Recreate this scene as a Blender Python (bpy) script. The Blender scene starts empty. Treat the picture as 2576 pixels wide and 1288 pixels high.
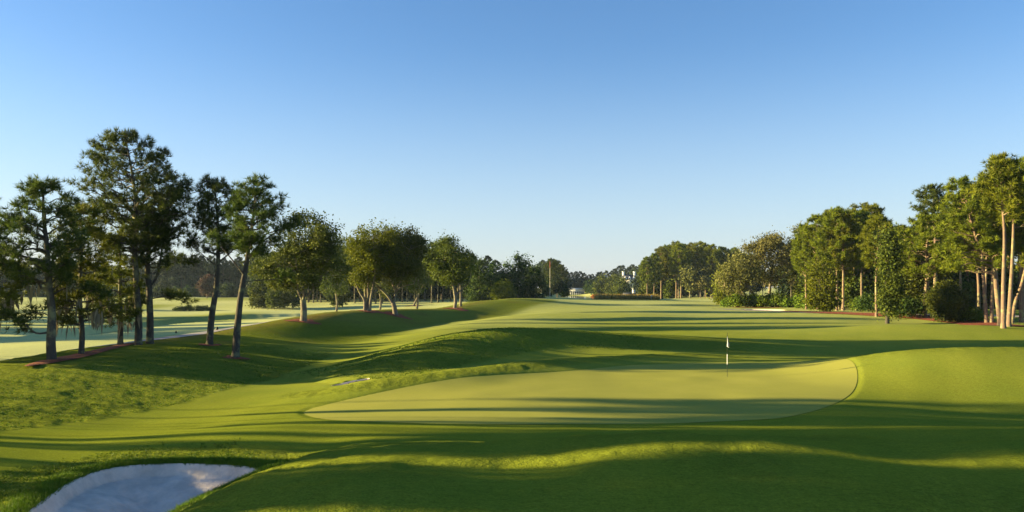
import bpy, math, random, time
import numpy as np
from mathutils import Vector

T0 = time.time()
SC = bpy.context.scene
COL = SC.collection
R = math.radians

# ------------------------------------------------------------------ camera
F = 2000.0; CX = 1288.0; HY = 722.0; CH = 4.4
cam_d = bpy.data.cameras.new("camera")
cam = bpy.data.objects.new("camera", cam_d); COL.objects.link(cam)
cam.location = (0, 0, CH); cam.rotation_euler = (R(90), 0, 0)
cam_d.sensor_width = 36; cam_d.lens = 36*F/2576
cam_d.shift_y = (HY-644)/2576
cam_d.clip_start = 0.1; cam_d.clip_end = 9000
SC.camera = cam

# ------------------------------------------------------------------ light
SUN_AZ = 86.0      # degrees left of the viewing direction
SUN_EL = 11.0
w = bpy.data.worlds.new("World"); SC.world = w; w.use_nodes = True
nt = w.node_tree; nt.nodes.clear()
sky = nt.nodes.new("ShaderNodeTexSky"); sky.sky_type = 'NISHITA'; sky.sun_disc = False
sky.sun_elevation = R(SUN_EL); sky.sun_rotation = R(-SUN_AZ)
sky.air_density = 1.0; sky.dust_density = 0.3; sky.ozone_density = 3.0; sky.altitude = 0
bg = nt.nodes.new("ShaderNodeBackground"); bg.inputs[1].default_value = 0.056
wo = nt.nodes.new("ShaderNodeOutputWorld")
hs_ = nt.nodes.new("ShaderNodeHueSaturation"); hs_.inputs['Saturation'].default_value = 1.16
gr_ = nt.nodes.new("ShaderNodeMix"); gr_.data_type = 'RGBA'; gr_.blend_type = 'MULTIPLY'; gr_.inputs['Factor'].default_value = 1; gr_.inputs['B'].default_value = (1.24, 1.04, 1.08, 1)
nt.links.new(sky.outputs[0], hs_.inputs['Color']); nt.links.new(hs_.outputs[0], gr_.inputs['A'])
# pale mist low on the horizon, the same all the way round
tcs = nt.nodes.new("ShaderNodeTexCoord"); sx = nt.nodes.new("ShaderNodeSeparateXYZ"); nt.links.new(tcs.outputs['Generated'], sx.inputs[0])
mr = nt.nodes.new("ShaderNodeMapRange"); mr.interpolation_type = 'SMOOTHSTEP'; nt.links.new(sx.outputs['Z'], mr.inputs['Value'])
mr.inputs['From Min'].default_value = -.02; mr.inputs['From Max'].default_value = .30; mr.inputs['To Min'].default_value = .66; mr.inputs['To Max'].default_value = 0
hz = nt.nodes.new("ShaderNodeMix"); hz.data_type = 'RGBA'; hz.inputs['B'].default_value = (2.45, 3.15, 3.80, 1)
nt.links.new(mr.outputs[0], hz.inputs['Factor']); nt.links.new(gr_.outputs['Result'], hz.inputs['A'])
nt.links.new(hz.outputs['Result'], bg.inputs[0]); nt.links.new(bg.outputs[0], wo.inputs[0])
sun_d = bpy.data.lights.new("sun", 'SUN'); sun_d.energy = 5.0; sun_d.angle = R(0.55); sun_d.color = (1.0, .80, .38)
sun = bpy.data.objects.new("sun", sun_d); COL.objects.link(sun)
sdir = Vector((-math.sin(R(SUN_AZ))*math.cos(R(SUN_EL)), math.cos(R(SUN_AZ))*math.cos(R(SUN_EL)), math.sin(R(SUN_EL))))
sun.rotation_euler = sdir.to_track_quat('Z', 'Y').to_euler(); sun.location = (-60, 20, 40)
vs = SC.view_settings
vs.view_transform = 'Standard'; vs.look = 'None'; vs.gamma = 1; vs.use_curve_mapping = False
vs.exposure = 2.06
SC.cycles.max_bounces = 5; SC.cycles.diffuse_bounces = 3; SC.cycles.transparent_max_bounces = 4

# ------------------------------------------------------------------ helpers
rs = np.random.RandomState(7)

def ss(a, b, x):
    t = np.clip((x-a)/(b-a), 0, 1); return t*t*(3-2*t)

_perm = np.random.RandomState(3).rand(512, 512)
def vnoise(x, y):
    xi = np.floor(x).astype(int); yi = np.floor(y).astype(int)
    fx = x-xi; fy = y-yi; fx = fx*fx*(3-2*fx); fy = fy*fy*(3-2*fy)
    a = _perm[xi % 512, yi % 512]; b = _perm[(xi+1) % 512, yi % 512]
    c = _perm[xi % 512, (yi+1) % 512]; d = _perm[(xi+1) % 512, (yi+1) % 512]
    return (a*(1-fx)+b*fx)*(1-fy)+(c*(1-fx)+d*fx)*fy-.5

def V2W(px, py, z=0.0):
    D = (CH-z)*F/(py-HY); return ((px-CX)/F*D, D)

def poly_sdf(P, x, y):
    P = np.asarray(P, float); n = len(P)
    out = np.full(x.shape, 50.0)
    bx = (x > P[:, 0].min()-12) & (x < P[:, 0].max()+12) & (y > P[:, 1].min()-12) & (y < P[:, 1].max()+12)
    if not bx.any(): return out
    X = x[bx]; Y = y[bx]; d2 = np.full(X.shape, 1e9); ins = np.zeros(X.shape, bool)
    for i in range(n):
        a = P[i]; b = P[(i+1) % n]; e = b-a
        t = np.clip(((X-a[0])*e[0]+(Y-a[1])*e[1])/(e@e+1e-9), 0, 1)
        d2 = np.minimum(d2, (X-a[0]-t*e[0])**2+(Y-a[1]-t*e[1])**2)
        c = ((a[1] > Y) != (b[1] > Y))
        with np.errstate(divide='ignore', invalid='ignore'):
            ins ^= c & (X < (b[0]-a[0])*(Y-a[1])/(b[1]-a[1]+1e-12)+a[0])
    out[bx] = np.where(ins, -np.sqrt(d2), np.sqrt(d2)); return out

def line_dist(P, x, y):
    """distance to a polyline and the interpolated third value of its points; limited to its box."""
    P = np.asarray(P, float)
    d2 = np.full(x.shape, 1e9); val = np.zeros(x.shape)
    for i in range(len(P)-1):
        a = P[i]; b = P[i+1]; e = b[:2]-a[:2]
        t = np.clip(((x-a[0])*e[0]+(y-a[1])*e[1])/(e@e+1e-9), 0, 1)
        q = (x-a[0]-t*e[0])**2+(y-a[1]-t*e[1])**2
        m = q < d2; d2 = np.where(m, q, d2)
        if P.shape[1] > 2: val = np.where(m, a[2]+t*(b[2]-a[2]), val)
    return np.sqrt(d2), val

def smooth_closed(P, n=4):
    P = np.asarray(P, float); N = len(P); out = []
    for i in range(N):
        p0, p1, p2, p3 = P[(i-1) % N], P[i], P[(i+1) % N], P[(i+2) % N]
        for k in range(n):
            t = k/n
            out.append(.5*((2*p1)+(-p0+p2)*t+(2*p0-5*p1+4*p2-p3)*t*t+(-p0+3*p1-3*p2+p3)*t**3))
    return np.array(out)

def smooth_open(P, n=6):
    P = np.asarray(P, float); N = len(P); out = []
    for i in range(N-1):
        p0, p1, p2, p3 = P[max(i-1, 0)], P[i], P[i+1], P[min(i+2, N-1)]
        for k in range(n):
            t = k/n
            out.append(.5*((2*p1)+(-p0+p2)*t+(2*p0-5*p1+4*p2-p3)*t*t+(-p0+3*p1-3*p2+p3)*t**3))
    out.append(P[-1]); return np.array(out)

# ------------------------------------------------------------------ layout of the course (metres)
GREEN = smooth_closed([V2W(*p) for p in [(765,1031),(782,1017),(805,1011),(880,997),(972,984),(1138,966),(1305,949),(1430,936),(1555,921),(1680,915),
        (1826,912),(2007,917),(2100,926),(2142,941),(2157,962),(2141,989),(2081,1022),(2007,1046),(1931,1058),(1744,1067),
        (1400,1070),(1100,1068),(900,1061),(810,1050)]])
BUNKER = smooth_closed([(-9.1,14.6),(-9.5,16.2),(-9.8,17.8),(-9.6,19.0),(-8.6,19.5),(-7.3,19.3),(-6.2,18.9),(-5.75,18.2),(-5.9,17),(-6.3,15.4),
        (-6.2,13.6),(-7.0,12.2),(-8.0,12.2),(-8.8,13.2)])
BUNKER2 = smooth_closed([V2W(*p, -.05) for p in [(836,957.5),(870,955.5),(905,952.2),(930,950),(925,948.4),(895,949.6),(860,952.5),(838,955.5)]])
BUNKER3 = smooth_closed([V2W(*p, .0) for p in [(1868,780),(1900,782),(1935,784),(1962,784),(1975,781.5),(1950,779.5),(1900,778.5),(1875,778.8)]])
BUNKER4 = smooth_closed([V2W(*p, .0) for p in [(1185,835),(1215,837),(1242,838),(1240,832),(1205,831)]])
BUNKERS = [(BUNKER, .95), (BUNKER2, .3), (BUNKER3, .5), (BUNKER4, .6)]
_cD = [0,38,47,59,70,84,101,118,135,186,300,500]
_cX = [-21,-24.5,-27.2,-28,-27,-24.5,-22,-18,-11,0,5,10]
_cA = [.1,.05,.05,.1,.28,.65,1.06,1.12,.95,1.5,.5,.0]
CMOUND = smooth_open([(-10.5,41.5,.0),(-8.8,43,.35),(-6.8,47,.75),(-4.1,52,1.12),(-1.1,57,1.42),(1.2,59,1.42),(4.3,60,1.25),(8.2,60,.95),(12.4,60,.68),(16.9,59,.42),(22,57,.12)])
SWELL = smooth_open([V2W(800,968,.1)+(.05,), V2W(900,955,.3)+(.25,), V2W(1000,947,.35)+(.32,), V2W(1150,935,.35)+(.35,), V2W(1400,905,.3)+(.3,), V2W(1700,885,.25)+(.25,), V2W(1850,885,.2)+(.05,)])
CREEK = smooth_open([(-92,92),(-80,97),(-69,106),(-66,116),(-71,140),(-73,158),(-70,178),(-62,190),(-50,198)])
PATH_L = smooth_open([(-33,33),(-30.5,40),(-33,50),(-31.8,58),(-28.8,66),(-27.6,76),(-27.2,88),(-33,104)])
PATH_R = smooth_open([(40,152),(45,140),(47.5,128),(51,119),(56,112),(62,104),(70,98),(82,95)])
PATH_F = smooth_open([(78,150),(92,138),(110,128),(130,122)])
RIBBONS = [(PATH_L, .95), (PATH_R, 1.5), (PATH_F, 1.8)]

def hbase(x, y):
    x = np.asarray(x, float); y = np.asarray(y, float)
    D = y
    xc = np.interp(D, _cD, _cX); a = np.interp(D, _cD, _cA)
    s = x-xc                                   # + is right of the crest
    near = ss(-5, 15, D)
    wr = np.interp(D, [0, 60, 120, 200, 300], [5.5, 5.5, 6.5, 14, 20])
    z = a*np.exp(-(s/np.where(s > 0, wr*np.interp(D, [60, 80, 130, 180], [1, .72, .72, 1]), wr))**2)*near
    z = z-1.7*ss(1.0, 15, -s)*ss(0, 30, D)*(1-ss(160, 260, D)*.75)
    z = z-1.2*ss(18, 60, -s)*(1-ss(200, 330, D))*ss(0, 30, D)
    # hollow between the ridge and the central mound
    z = z-1.05*np.exp(-((x+13)/6)**2-((D-51)/15)**2)
    z = z-.85*np.exp(-((s-10.5)/5.0)**2)*ss(62, 76, D)*ss(150, 120, D)
    z = z-.3*np.exp(-((x+14)/6)**2-((D-30)/8)**2)
    # central mound
    m = (D > 25) & (D < 90) & (x > -35) & (x < 45)
    if m.any():
        d, v = line_dist(CMOUND, x[m], D[m])
        nearside = D[m] < np.interp(x[m], CMOUND[:, 0], CMOUND[:, 1])
        wd = np.where(nearside, 4.6, 7.0)
        z[m] += v*np.exp(-(d/wd)**2)
        z[m] += .28*np.exp(-((x[m]+3.5)/3.5)**2-((D[m]-50)/2.0)**2)*(.6+vnoise(x[m]*.3, D[m]*.3))
        d, v = line_dist(SWELL, x[m], D[m]); z[m] += v*np.exp(-(d/1.9)**2)
    # mound right of the green and the swells behind it
    z = z+1.35*np.exp(-(np.abs((x-25.5)/9.0)**3)-((D-40)/5.6)**2)-.35*np.exp(-((x-19)/6)**2-((D-29)/4.5)**2)
    z = z-.35*np.exp(-((x-22)/12)**2-((D-54)/6)**2)
    z = z+.75*np.exp(-((x-42)/13)**2-((D-76)/9)**2)
    z = z+.5*np.exp(-((x-30)/16)**2-((D-104)/7)**2)
    z = z+.4*np.exp(-((x-8)/14)**2-((D-118)/8)**2)
    z = z+.9*np.exp(-((x-36)/34)**2-((D-215)/30)**2)
    z = z+.35*np.exp(-((x-14)/22)**2-((D-160)/12)**2)
    z = z+1.1*np.exp(-((x-72)/20)**2-((D-120)/20)**2)
    # foreground mound right of the bunker
    e = 1/(1+np.exp(-np.clip((x+5.35-.10*(D-15))/.42, -40, 40)))
    z = z+1.22*e*np.exp(-((np.abs(D-13.9)/6.4)**2.6))*(1-.42*ss(3, 14, x))*(1+.10*vnoise(x*.25+3, D*.3))
    z = z+.75*np.exp(-((x-17)/8)**2-((D-17)/7)**2)
    z = z+(.80*vnoise(x*.17+2.3, D*.21+1.7)+.26*vnoise(x*.42, D*.40+5)+.05*vnoise(x*1.3, D*1.1))*ss(9, 12, D)*ss(24, 19, D)*ss(-7, -2, x)
    z = z+.22*np.exp(-((x+8.5)/4)**2-((D-23.5)/1.8)**2)
    z = z+.30*np.exp(-((x+16)/3.5)**2-((D-19)/5)**2)
    z = z+.9*np.exp(-(np.hypot(x, D)/5.5)**2)
    # gentle undulation
    z = z+(.50*vnoise(x*.045+9, D*.03+4)+.22*vnoise(x*.10, D*.07))*ss(45, 110, D)
    z = z+(.10*vnoise(x*.16, D*.13)+.03*vnoise(x*.6, D*.5))*ss(0, 20, D)*(1-ss(60, 120, D))
    # pond basin
    z = z-2.8*ss(1.04, .90, np.sqrt(((x-44)/32)**2+((D-430)/138)**2))
    z = z*(1-ss(700, 1100, D)*.9)
    return z

def carve(x, y):
    """bunkers and the creek bed"""
    z = np.zeros(np.shape(x))
    for P, dep in BUNKERS:
        s = poly_sdf(P, x, y)
        k = dep/.95
        z += -(.26*ss(0, .22*k, -s)+.74*ss(.1, 2.2*k+.2, -s))*dep + .10*k*np.exp(-((s-.35)/.45)**2)
    d, _ = line_dist(CREEK, x, y)
    z += -1.5*ss(6.0, 3.4, d)
    return z

def height(x, y):
    x = np.atleast_1d(np.asarray(x, float)); y = np.atleast_1d(np.asarray(y, float))
    return hbase(x, y)+carve(x, y)

_cache_D = np.exp(np.linspace(math.log(6), math.log(1500), 2500))
def hit(px, py, dmin=8):
    D = _cache_D[_cache_D >= dmin]; X = (px-CX)/F*D
    z = height(X, D); zr = CH-(py-HY)*D/F
    k = np.argmax(z >= zr)
    if z[k] < zr[k]: k = len(D)-1
    return X[k], D[k], z[k]

# ------------------------------------------------------------------ materials
def mat(name):
    m = bpy.data.materials.new(name); m.use_nodes = True
    n = m.node_tree.nodes; b = n["Principled BSDF"]; return m, n, m.node_tree.links, b

def ramp(n, pts):
    r = n.new("ShaderNodeValToRGB"); e = r.color_ramp.elements
    while len(e) < len(pts): e.new(.5)
    for q, (p, c) in zip(e, pts): q.position = p; q.color = (*c, 1) if len(c) == 3 else c
    return r

def noise(n, l, scale, detail=3, rough=.55, vec=None, dist=0):
    t = n.new("ShaderNodeTexNoise"); t.inputs['Scale'].default_value = scale
    t.inputs['Detail'].default_value = detail; t.inputs['Roughness'].default_value = rough; t.inputs['Distortion'].default_value = dist
    if vec is None:
        g = n.new("ShaderNodeNewGeometry"); vec = g.outputs['Position']
    l.new(vec, t.inputs['Vector']); return t

def mixc(n, l, fac, a, b, mode='MIX'):
    m = n.new("ShaderNodeMix"); m.data_type = 'RGBA'; m.blend_type = mode
    for s, v in ((m.inputs['Factor'], fac), (m.inputs['A'], a), (m.inputs['B'], b)):
        if isinstance(v, (int, float)): s.default_value = v
        elif isinstance(v, tuple): s.default_value = (*v, 1)
        else: l.new(v, s)
    return m.outputs['Result']

def math_n(n, l, op, a, b=0.0):
    m = n.new("ShaderNodeMath"); m.operation = op
    for s, v in ((m.inputs[0], a), (m.inputs[1], b)):
        if isinstance(v, (int, float)): s.default_value = v
        else: l.new(v, s)
    return m.outputs[0]

def attr(n, name):
    a = n.new("ShaderNodeAttribute"); a.attribute_name = name; return a.outputs['Fac']

def bump(n, l, h, strength, dist, nrm=None):
    b = n.new("ShaderNodeBump"); b.inputs['Distance'].default_value = dist
    if isinstance(strength, (int, float)): b.inputs['Strength'].default_value = strength
    else: l.new(strength, b.inputs['Strength'])
    l.new(h, b.inputs['Height'])
    if nrm is not None: l.new(nrm, b.inputs['Normal'])
    return b.outputs[0]

def turf_material():
    m, n, l, b = mat("turf")
    rough = attr(n, "rough"); dew = attr(n, "dew"); dry = attr(n, "dry")
    n1 = noise(n, l, .22, 4); n2 = noise(n, l, 2.2, 5, .7); n3 = noise(n, l, 22, 3, .7)
    g = n.new("ShaderNodeNewGeometry"); mp = n.new("ShaderNodeMapping"); mp.inputs['Scale'].default_value = (.35, 1.6, 1); mp.inputs['Rotation'].default_value = (0, 0, R(-14))
    l.new(g.outputs['Position'], mp.inputs[0]); n4 = noise(n, l, 1.3, 4, .6, mp.outputs[0])
    fair = mixc(n, l, n1.outputs[0], (.125, .175, .018), (.235, .245, .022))
    rgh = mixc(n, l, n2.outputs[0], (.055, .098, .016), (.215, .230, .022))
    c = mixc(n, l, rough, fair, rgh)
    c = mixc(n, l, math_n(n, l, 'MULTIPLY', n4.outputs[0], .35), c, (.19, .21, .020))
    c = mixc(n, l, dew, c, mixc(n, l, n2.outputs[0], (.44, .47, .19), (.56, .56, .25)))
    c = mixc(n, l, dry, c, mixc(n, l, n2.outputs[0], (.19, .145, .05), (.14, .13, .02)))
    sp = ramp(n, [(.3, (.72, .72, .72)), (.7, (1.28, 1.28, 1.28))]); l.new(n3.outputs[0], sp.inputs[0])
    c = mixc(n, l, 1.0, c, sp.outputs[0], 'MULTIPLY')
    mp2 = n.new("ShaderNodeMapping"); mp2.inputs['Scale'].default_value = (1, 2.6, 1); l.new(g.outputs['Position'], mp2.inputs[0]); n5 = noise(n, l, 6, 4, .75, mp2.outputs[0])
    sp2 = ramp(n, [(.32, (.80, .80, .80)), (.68, (1.2, 1.2, 1.2))]); l.new(n5.outputs[0], sp2.inputs[0]); c = mixc(n, l, 1.0, c, sp2.outputs[0], 'MULTIPLY')
    wv = n.new("ShaderNodeTexWave"); wv.wave_type = 'BANDS'; wv.bands_direction = 'X'; wv.inputs['Scale'].default_value = .12; wv.inputs['Distortion'].default_value = 1.2; wv.inputs['Detail'].default_value = 1; wv.inputs['Detail Scale'].default_value = .4
    mp3 = n.new("ShaderNodeMapping"); mp3.inputs['Rotation'].default_value = (0, 0, R(24)); l.new(g.outputs['Position'], mp3.inputs[0]); l.new(mp3.outputs[0], wv.inputs['Vector'])
    sp3 = ramp(n, [(.30, (.975, .985, .975)), (.70, (1.02, 1.015, 1.02))]); l.new(wv.outputs[0], sp3.inputs[0]); c = mixc(n, l, 1.0, c, sp3.outputs[0], 'MULTIPLY')
    l.new(c, b.inputs['Base Color'])
    b.inputs['Roughness'].default_value = .9; b.inputs['Specular IOR Level'].default_value = 0
    st = math_n(n, l, 'ADD', math_n(n, l, 'MULTIPLY', rough, .40), .12)
    nn = bump(n, l, n3.outputs[0], st, .05)
    rr = noise(n, l, 3.2, 4, .75)
    nn = bump(n, l, rr.outputs[0], math_n(n, l, 'ADD', math_n(n, l, 'MULTIPLY', rough, .62), .03), .16, nn)
    l.new(nn, b.inputs['Normal'])
    return m

def green_material():
    m, n, l, b = mat("green_turf")
    n1 = noise(n, l, .5, 5, .65); n3 = noise(n, l, 26, 4, .7)
    c = mixc(n, l, n1.outputs[0], (.255, .265, .050), (.335, .320, .072))
    sp = ramp(n, [(.3, (.88, .88, .88)), (.7, (1.12, 1.12, 1.12))]); l.new(n3.outputs[0], sp.inputs[0])
    c = mixc(n, l, 1.0, c, sp.outputs[0], 'MULTIPLY'); l.new(c, b.inputs['Base Color'])
    b.inputs['Roughness'].default_value = .9; b.inputs['Specular IOR Level'].default_value = 0
    l.new(bump(n, l, n3.outputs[0], .1, .02), b.inputs['Normal']); return m

def simple(name, c1, c2, scale=3, rough=.9, bs=.3, bd=.05, detail=4, spec=.2):
    m, n, l, b = mat(name); t = noise(n, l, scale, detail, .65)
    rp = ramp(n, [(.35, (0, 0, 0)), (.65, (1, 1, 1))]); l.new(t.outputs[0], rp.inputs[0])
    l.new(mixc(n, l, rp.outputs[0], c1, c2), b.inputs['Base Color']); b.inputs['Roughness'].default_value = rough
    b.inputs['Specular IOR Level'].default_value = spec
    if bs: l.new(bump(n, l, t.outputs[0], bs, bd), b.inputs['Normal'])
    return m

def foliage(name, dark, light, warm=None, trans=.25):
    m, n, l, b = mat(name)
    t = attr(n, "tint"); oi = n.new("ShaderNodeObjectInfo")
    ns = noise(n, l, .45, 2)
    f = math_n(n, l, 'ADD', math_n(n, l, 'MULTIPLY', t, .55), math_n(n, l, 'MULTIPLY', ns.outputs[0], .45))
    rp = ramp(n, [(.2, dark), (.75, light)] + ([(.95, warm)] if warm else [])); l.new(f, rp.inputs[0])
    hs = n.new("ShaderNodeHueSaturation"); l.new(rp.outputs[0], hs.inputs['Color'])
    l.new(math_n(n, l, 'ADD', math_n(n, l, 'MULTIPLY', oi.outputs['Random'], .03), .48), hs.inputs['Hue'])
    l.new(math_n(n, l, 'ADD', math_n(n, l, 'MULTIPLY', oi.outputs['Random'], .3), .85), hs.inputs['Value'])
    l.new(hs.outputs[0], b.inputs['Base Color']); b.inputs['Roughness'].default_value = .65; b.inputs['Specular IOR Level'].default_value = .12
    tr = n.new("ShaderNodeBsdfTranslucent"); l.new(hs.outputs[0], tr.inputs[0])
    mx = n.new("ShaderNodeMixShader"); mx.inputs[0].default_value = trans
    l.new(b.outputs[0], mx.inputs[1]); l.new(tr.outputs[0], mx.inputs[2]); l.new(mx.outputs[0], n["Material Output"].inputs[0])
    return m

def bark(name, c1, c2, c3):
    m, n, l, b = mat(name)
    g = n.new("ShaderNodeNewGeometry"); mp = n.new("ShaderNodeMapping"); mp.inputs['Scale'].default_value = (1, 1, .22); l.new(g.outputs['Position'], mp.inputs[0])
    t = noise(n, l, 9, 4, .7, mp.outputs[0]); t2 = noise(n, l, 1.6, 3, .6)
    c = mixc(n, l, t.outputs[0], c1, c2)
    rp = ramp(n, [(.50, (0, 0, 0)), (.66, (1, 1, 1))]); l.new(t2.outputs[0], rp.inputs[0])
    l.new(mixc(n, l, rp.outputs[0], c, c3), b.inputs['Base Color']); b.inputs['Roughness'].default_value = .9; b.inputs['Specular IOR Level'].default_value = .1
    l.new(bump(n, l, t.outputs[0], .8, .06), b.inputs['Normal']); return m

M = {}
M['turf'] = turf_material(); M['green'] = green_material()
M['sand'] = simple("bunker_sand", (.52, .44, .37), (.72, .60, .50), 2.2, .95, .55, .12, 5)
M['mulch'] = simple("pine_straw_mulch", (.16, .040, .018), (.30, .085, .035), 7, .95, .9, .09, 5)
M['path'] = simple("cart_path_concrete", (.24, .215, .20), (.33, .30, .27), 1.5, .85, .1, .01)
M['road'] = simple("pale_road", (.5, .48, .44), (.62, .6, .55), 1.5, .85, .1, .01)
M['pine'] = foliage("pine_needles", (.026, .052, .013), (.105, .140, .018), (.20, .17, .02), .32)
M['pine_warm'] = foliage("pine_needles_lit_tone", (.055, .085, .010), (.21, .235, .018), (.34, .27, .028), .30)  # brighter, yellower copy of the needles; sunlight is put into the colour
M['oak'] = foliage("oak_leaves", (.028, .050, .012), (.115, .140, .015), (.20, .17, .02), .28)
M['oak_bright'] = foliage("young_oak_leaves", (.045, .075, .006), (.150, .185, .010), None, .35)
M['live_oak'] = foliage("live_oak_leaves", (.070, .080, .022), (.20, .20, .055), (.28, .24, .07), .25)
M['magnolia'] = foliage("magnolia_leaves", (.014, .036, .010), (.060, .105, .012), None, .2)
M['far'] = foliage("distant_leaves_shade_tone", (.018, .034, .020), (.050, .070, .028), (.075, .075, .035), .15)  # darkened and blued so the leaf colour carries the far woods' shade
M['moss'] = foliage("spanish_moss", (.20, .17, .11), (.32, .26, .16), None, .3)
M['broad'] = foliage("broad_shrub_leaves", (.05, .11, .010), (.17, .25, .02), (.36, .38, .05), .25)
M['red_leaf'] = foliage("reddish_leaves", (.055, .042, .030), (.11, .065, .045), None, .3)
M['orange_leaf'] = foliage("orange_leaves", (.35, .12, .02), (.6, .26, .04), None, .3)
M['straw'] = foliage("tall_straw_grass", (.20, .15, .03), (.38, .28, .06), None, .2)
M['blade'] = foliage("rough_grass_blades", (.055, .105, .005), (.115, .175, .011), None, .25)
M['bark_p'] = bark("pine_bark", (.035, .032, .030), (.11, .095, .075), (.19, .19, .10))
M['bark_r'] = bark("pine_bark_lit_tone", (.11, .075, .055), (.27, .185, .135), (.25, .24, .12))  # paler, warmer copy of the pine bark with sunlight put into its tone
M['bark_o'] = bark("oak_bark", (.10, .085, .065), (.23, .19, .145), (.26, .25, .15))
M['white'] = simple("white_paint", (.74, .74, .72), (.82, .82, .8), 4, .5, 0)
M['cream'] = simple("cream_wall", (.62, .57, .44), (.70, .65, .50), 2, .8, 0)
M['roof'] = simple("dark_slate_roof", (.028, .032, .045), (.05, .055, .07), 2, .7, .2, .02)
M['glass'] = simple("dark_window_glass", (.02, .025, .03), (.03, .035, .04), 1, .15, 0)
M['dark'] = simple("dark_paint_and_shade", (.012, .020, .014), (.02, .028, .018), 4, .5, 0)
M['brick'] = simple("brick_wall", (.42, .17, .08), (.52, .23, .1), 2, .9, 0)
m, n, l, b = mat("pond_water"); b.inputs['Base Color'].default_value = (.012, .017, .018, 1); b.inputs['Roughness'].default_value = .06
nz = noise(n, l, .6, 3); l.new(bump(n, l, nz.outputs[0], .12, .05), b.inputs['Normal']); M['water'] = m

# ------------------------------------------------------------------ mesh plumbing
def add_mesh(name, V, Fc, mats, attrs=None, smooth=False, parent=None, matidx=None, loc=None):
    V = np.ascontiguousarray(V, np.float32); Fc = np.ascontiguousarray(Fc, np.int32)
    k = Fc.shape[1]; me = bpy.data.meshes.new(name)
    me.vertices.add(len(V)); me.vertices.foreach_set('co', V.ravel())
    me.loops.add(len(Fc)*k); me.loops.foreach_set('vertex_index', Fc.ravel())
    me.polygons.add(len(Fc)); me.polygons.foreach_set('loop_start', np.arange(len(Fc), dtype=np.int32)*k)
    for a, v in (attrs or {}).items():
        at = me.attributes.new(a, 'FLOAT', 'POINT'); at.data.foreach_set('value', np.ascontiguousarray(v, np.float32))
    for mm in (mats if isinstance(mats, list) else [mats]): me.materials.append(mm)
    if matidx is not None: me.polygons.foreach_set('material_index', np.ascontiguousarray(matidx, np.int32))
    me.update(calc_edges=True)
    if smooth: me.polygons.foreach_set('use_smooth', np.ones(len(Fc), bool))
    o = bpy.data.objects.new(name, me); COL.objects.link(o)
    if parent is not None: o.parent = parent
    if loc is not None: o.location = loc
    return o

def tag(o, label=None, cat=None, group=None, kind=None):
    if label: o['label'] = label
    if cat: o['category'] = cat
    if group: o['group'] = group
    if kind: o['kind'] = kind
    return o

def thing(name, loc, label, cat, group=None, rz=0):
    o = bpy.data.objects.new(name, None); COL.objects.link(o); o.empty_display_size = .3
    o.location = loc; o.rotation_euler = (0, 0, rz); return tag(o, label, cat, group)

class MB:
    """collects triangles"""
    def __init__(s): s.V = []; s.F = []; s.n = 0; s.T = []
    def add(s, V, Fc, tint=None):
        V = np.asarray(V, float); Fc = np.asarray(Fc, int)
        s.V.append(V); s.F.append(Fc+s.n); s.n += len(V)
        s.T.append(np.zeros(len(V)) if tint is None else tint)
    def tube(s, P, r, sides=6):
        P = np.asarray(P, float); N = len(P); r = np.broadcast_to(np.asarray(r, float), (N,))
        T = np.gradient(P, axis=0); T /= np.linalg.norm(T, axis=1)[:, None]+1e-9
        up = np.where(np.abs(T[:, 2:3]) > .9, np.array([[1., 0, 0]]), np.array([[0, 0, 1.]]))
        A = np.cross(T, up); A /= np.linalg.norm(A, axis=1)[:, None]+1e-9; B = np.cross(T, A)
        if N > 2 or True:
            A[:] = A; th = np.arange(sides)*2*math.pi/sides
        ring = P[:, None]+r[:, None, None]*(np.cos(th)[None, :, None]*A[:, None]+np.sin(th)[None, :, None]*B[:, None])
        V = ring.reshape(-1, 3); i = np.arange(N-1)[:, None]*sides; j = np.arange(sides)[None]; j2 = (j+1) % sides
        a = i+j; b_ = i+j2; c = i+sides+j2; d = i+sides+j
        s.add(V, np.concatenate([np.stack([a, b_, c], -1).reshape(-1, 3), np.stack([a, c, d], -1).reshape(-1, 3)]))
    def box(s, x0, x1, y0, y1, z0, z1):
        V = [(x, y, z) for z in (z0, z1) for y in (y0, y1) for x in (x0, x1)]
        Q = [(0,2,3,1),(4,5,7,6),(0,1,5,4),(2,6,7,3),(0,4,6,2),(1,3,7,5)]
        s.add(V, [t for q in Q for t in ((q[0], q[1], q[2]), (q[0], q[2], q[3]))])
    def build(s, name, m, parent=None, smooth=False, tint=False, loc=None):
        V = np.concatenate(s.V); Fc = np.concatenate(s.F)
        return add_mesh(name, V, Fc, m, {'tint': np.concatenate(s.T)} if tint else None, smooth, parent, None, loc)

def unit(v): return v/(np.linalg.norm(v, axis=-1, keepdims=True)+1e-9)

def needles(mb, C, Dn, rng, k, L, wd, up=.25, spread=.8):
    C = np.asarray(C); Dn = np.asarray(Dn); n = len(C)
    if n == 0: return
    d = unit(Dn[:, None]+rng.normal(size=(n, k, 3))*spread+np.array([0, 0, up]))
    Ls = L*rng.uniform(.7, 1.15, (n, k, 1)); tip = C[:, None]+d*Ls
    p = unit(np.cross(d, rng.normal(size=(n, k, 3))))*wd*.5
    st = C[:, None]+d*Ls*.12
    V = np.stack([st+p, st-p, tip], 2).reshape(-1, 3)
    t = np.repeat(np.clip(rng.beta(2, 2.6, n)[:, None]+rng.uniform(-.12, .12, (n, k)), 0, 1).ravel(), 3)
    mb.add(V, np.arange(len(V)).reshape(-1, 3), t)

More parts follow.
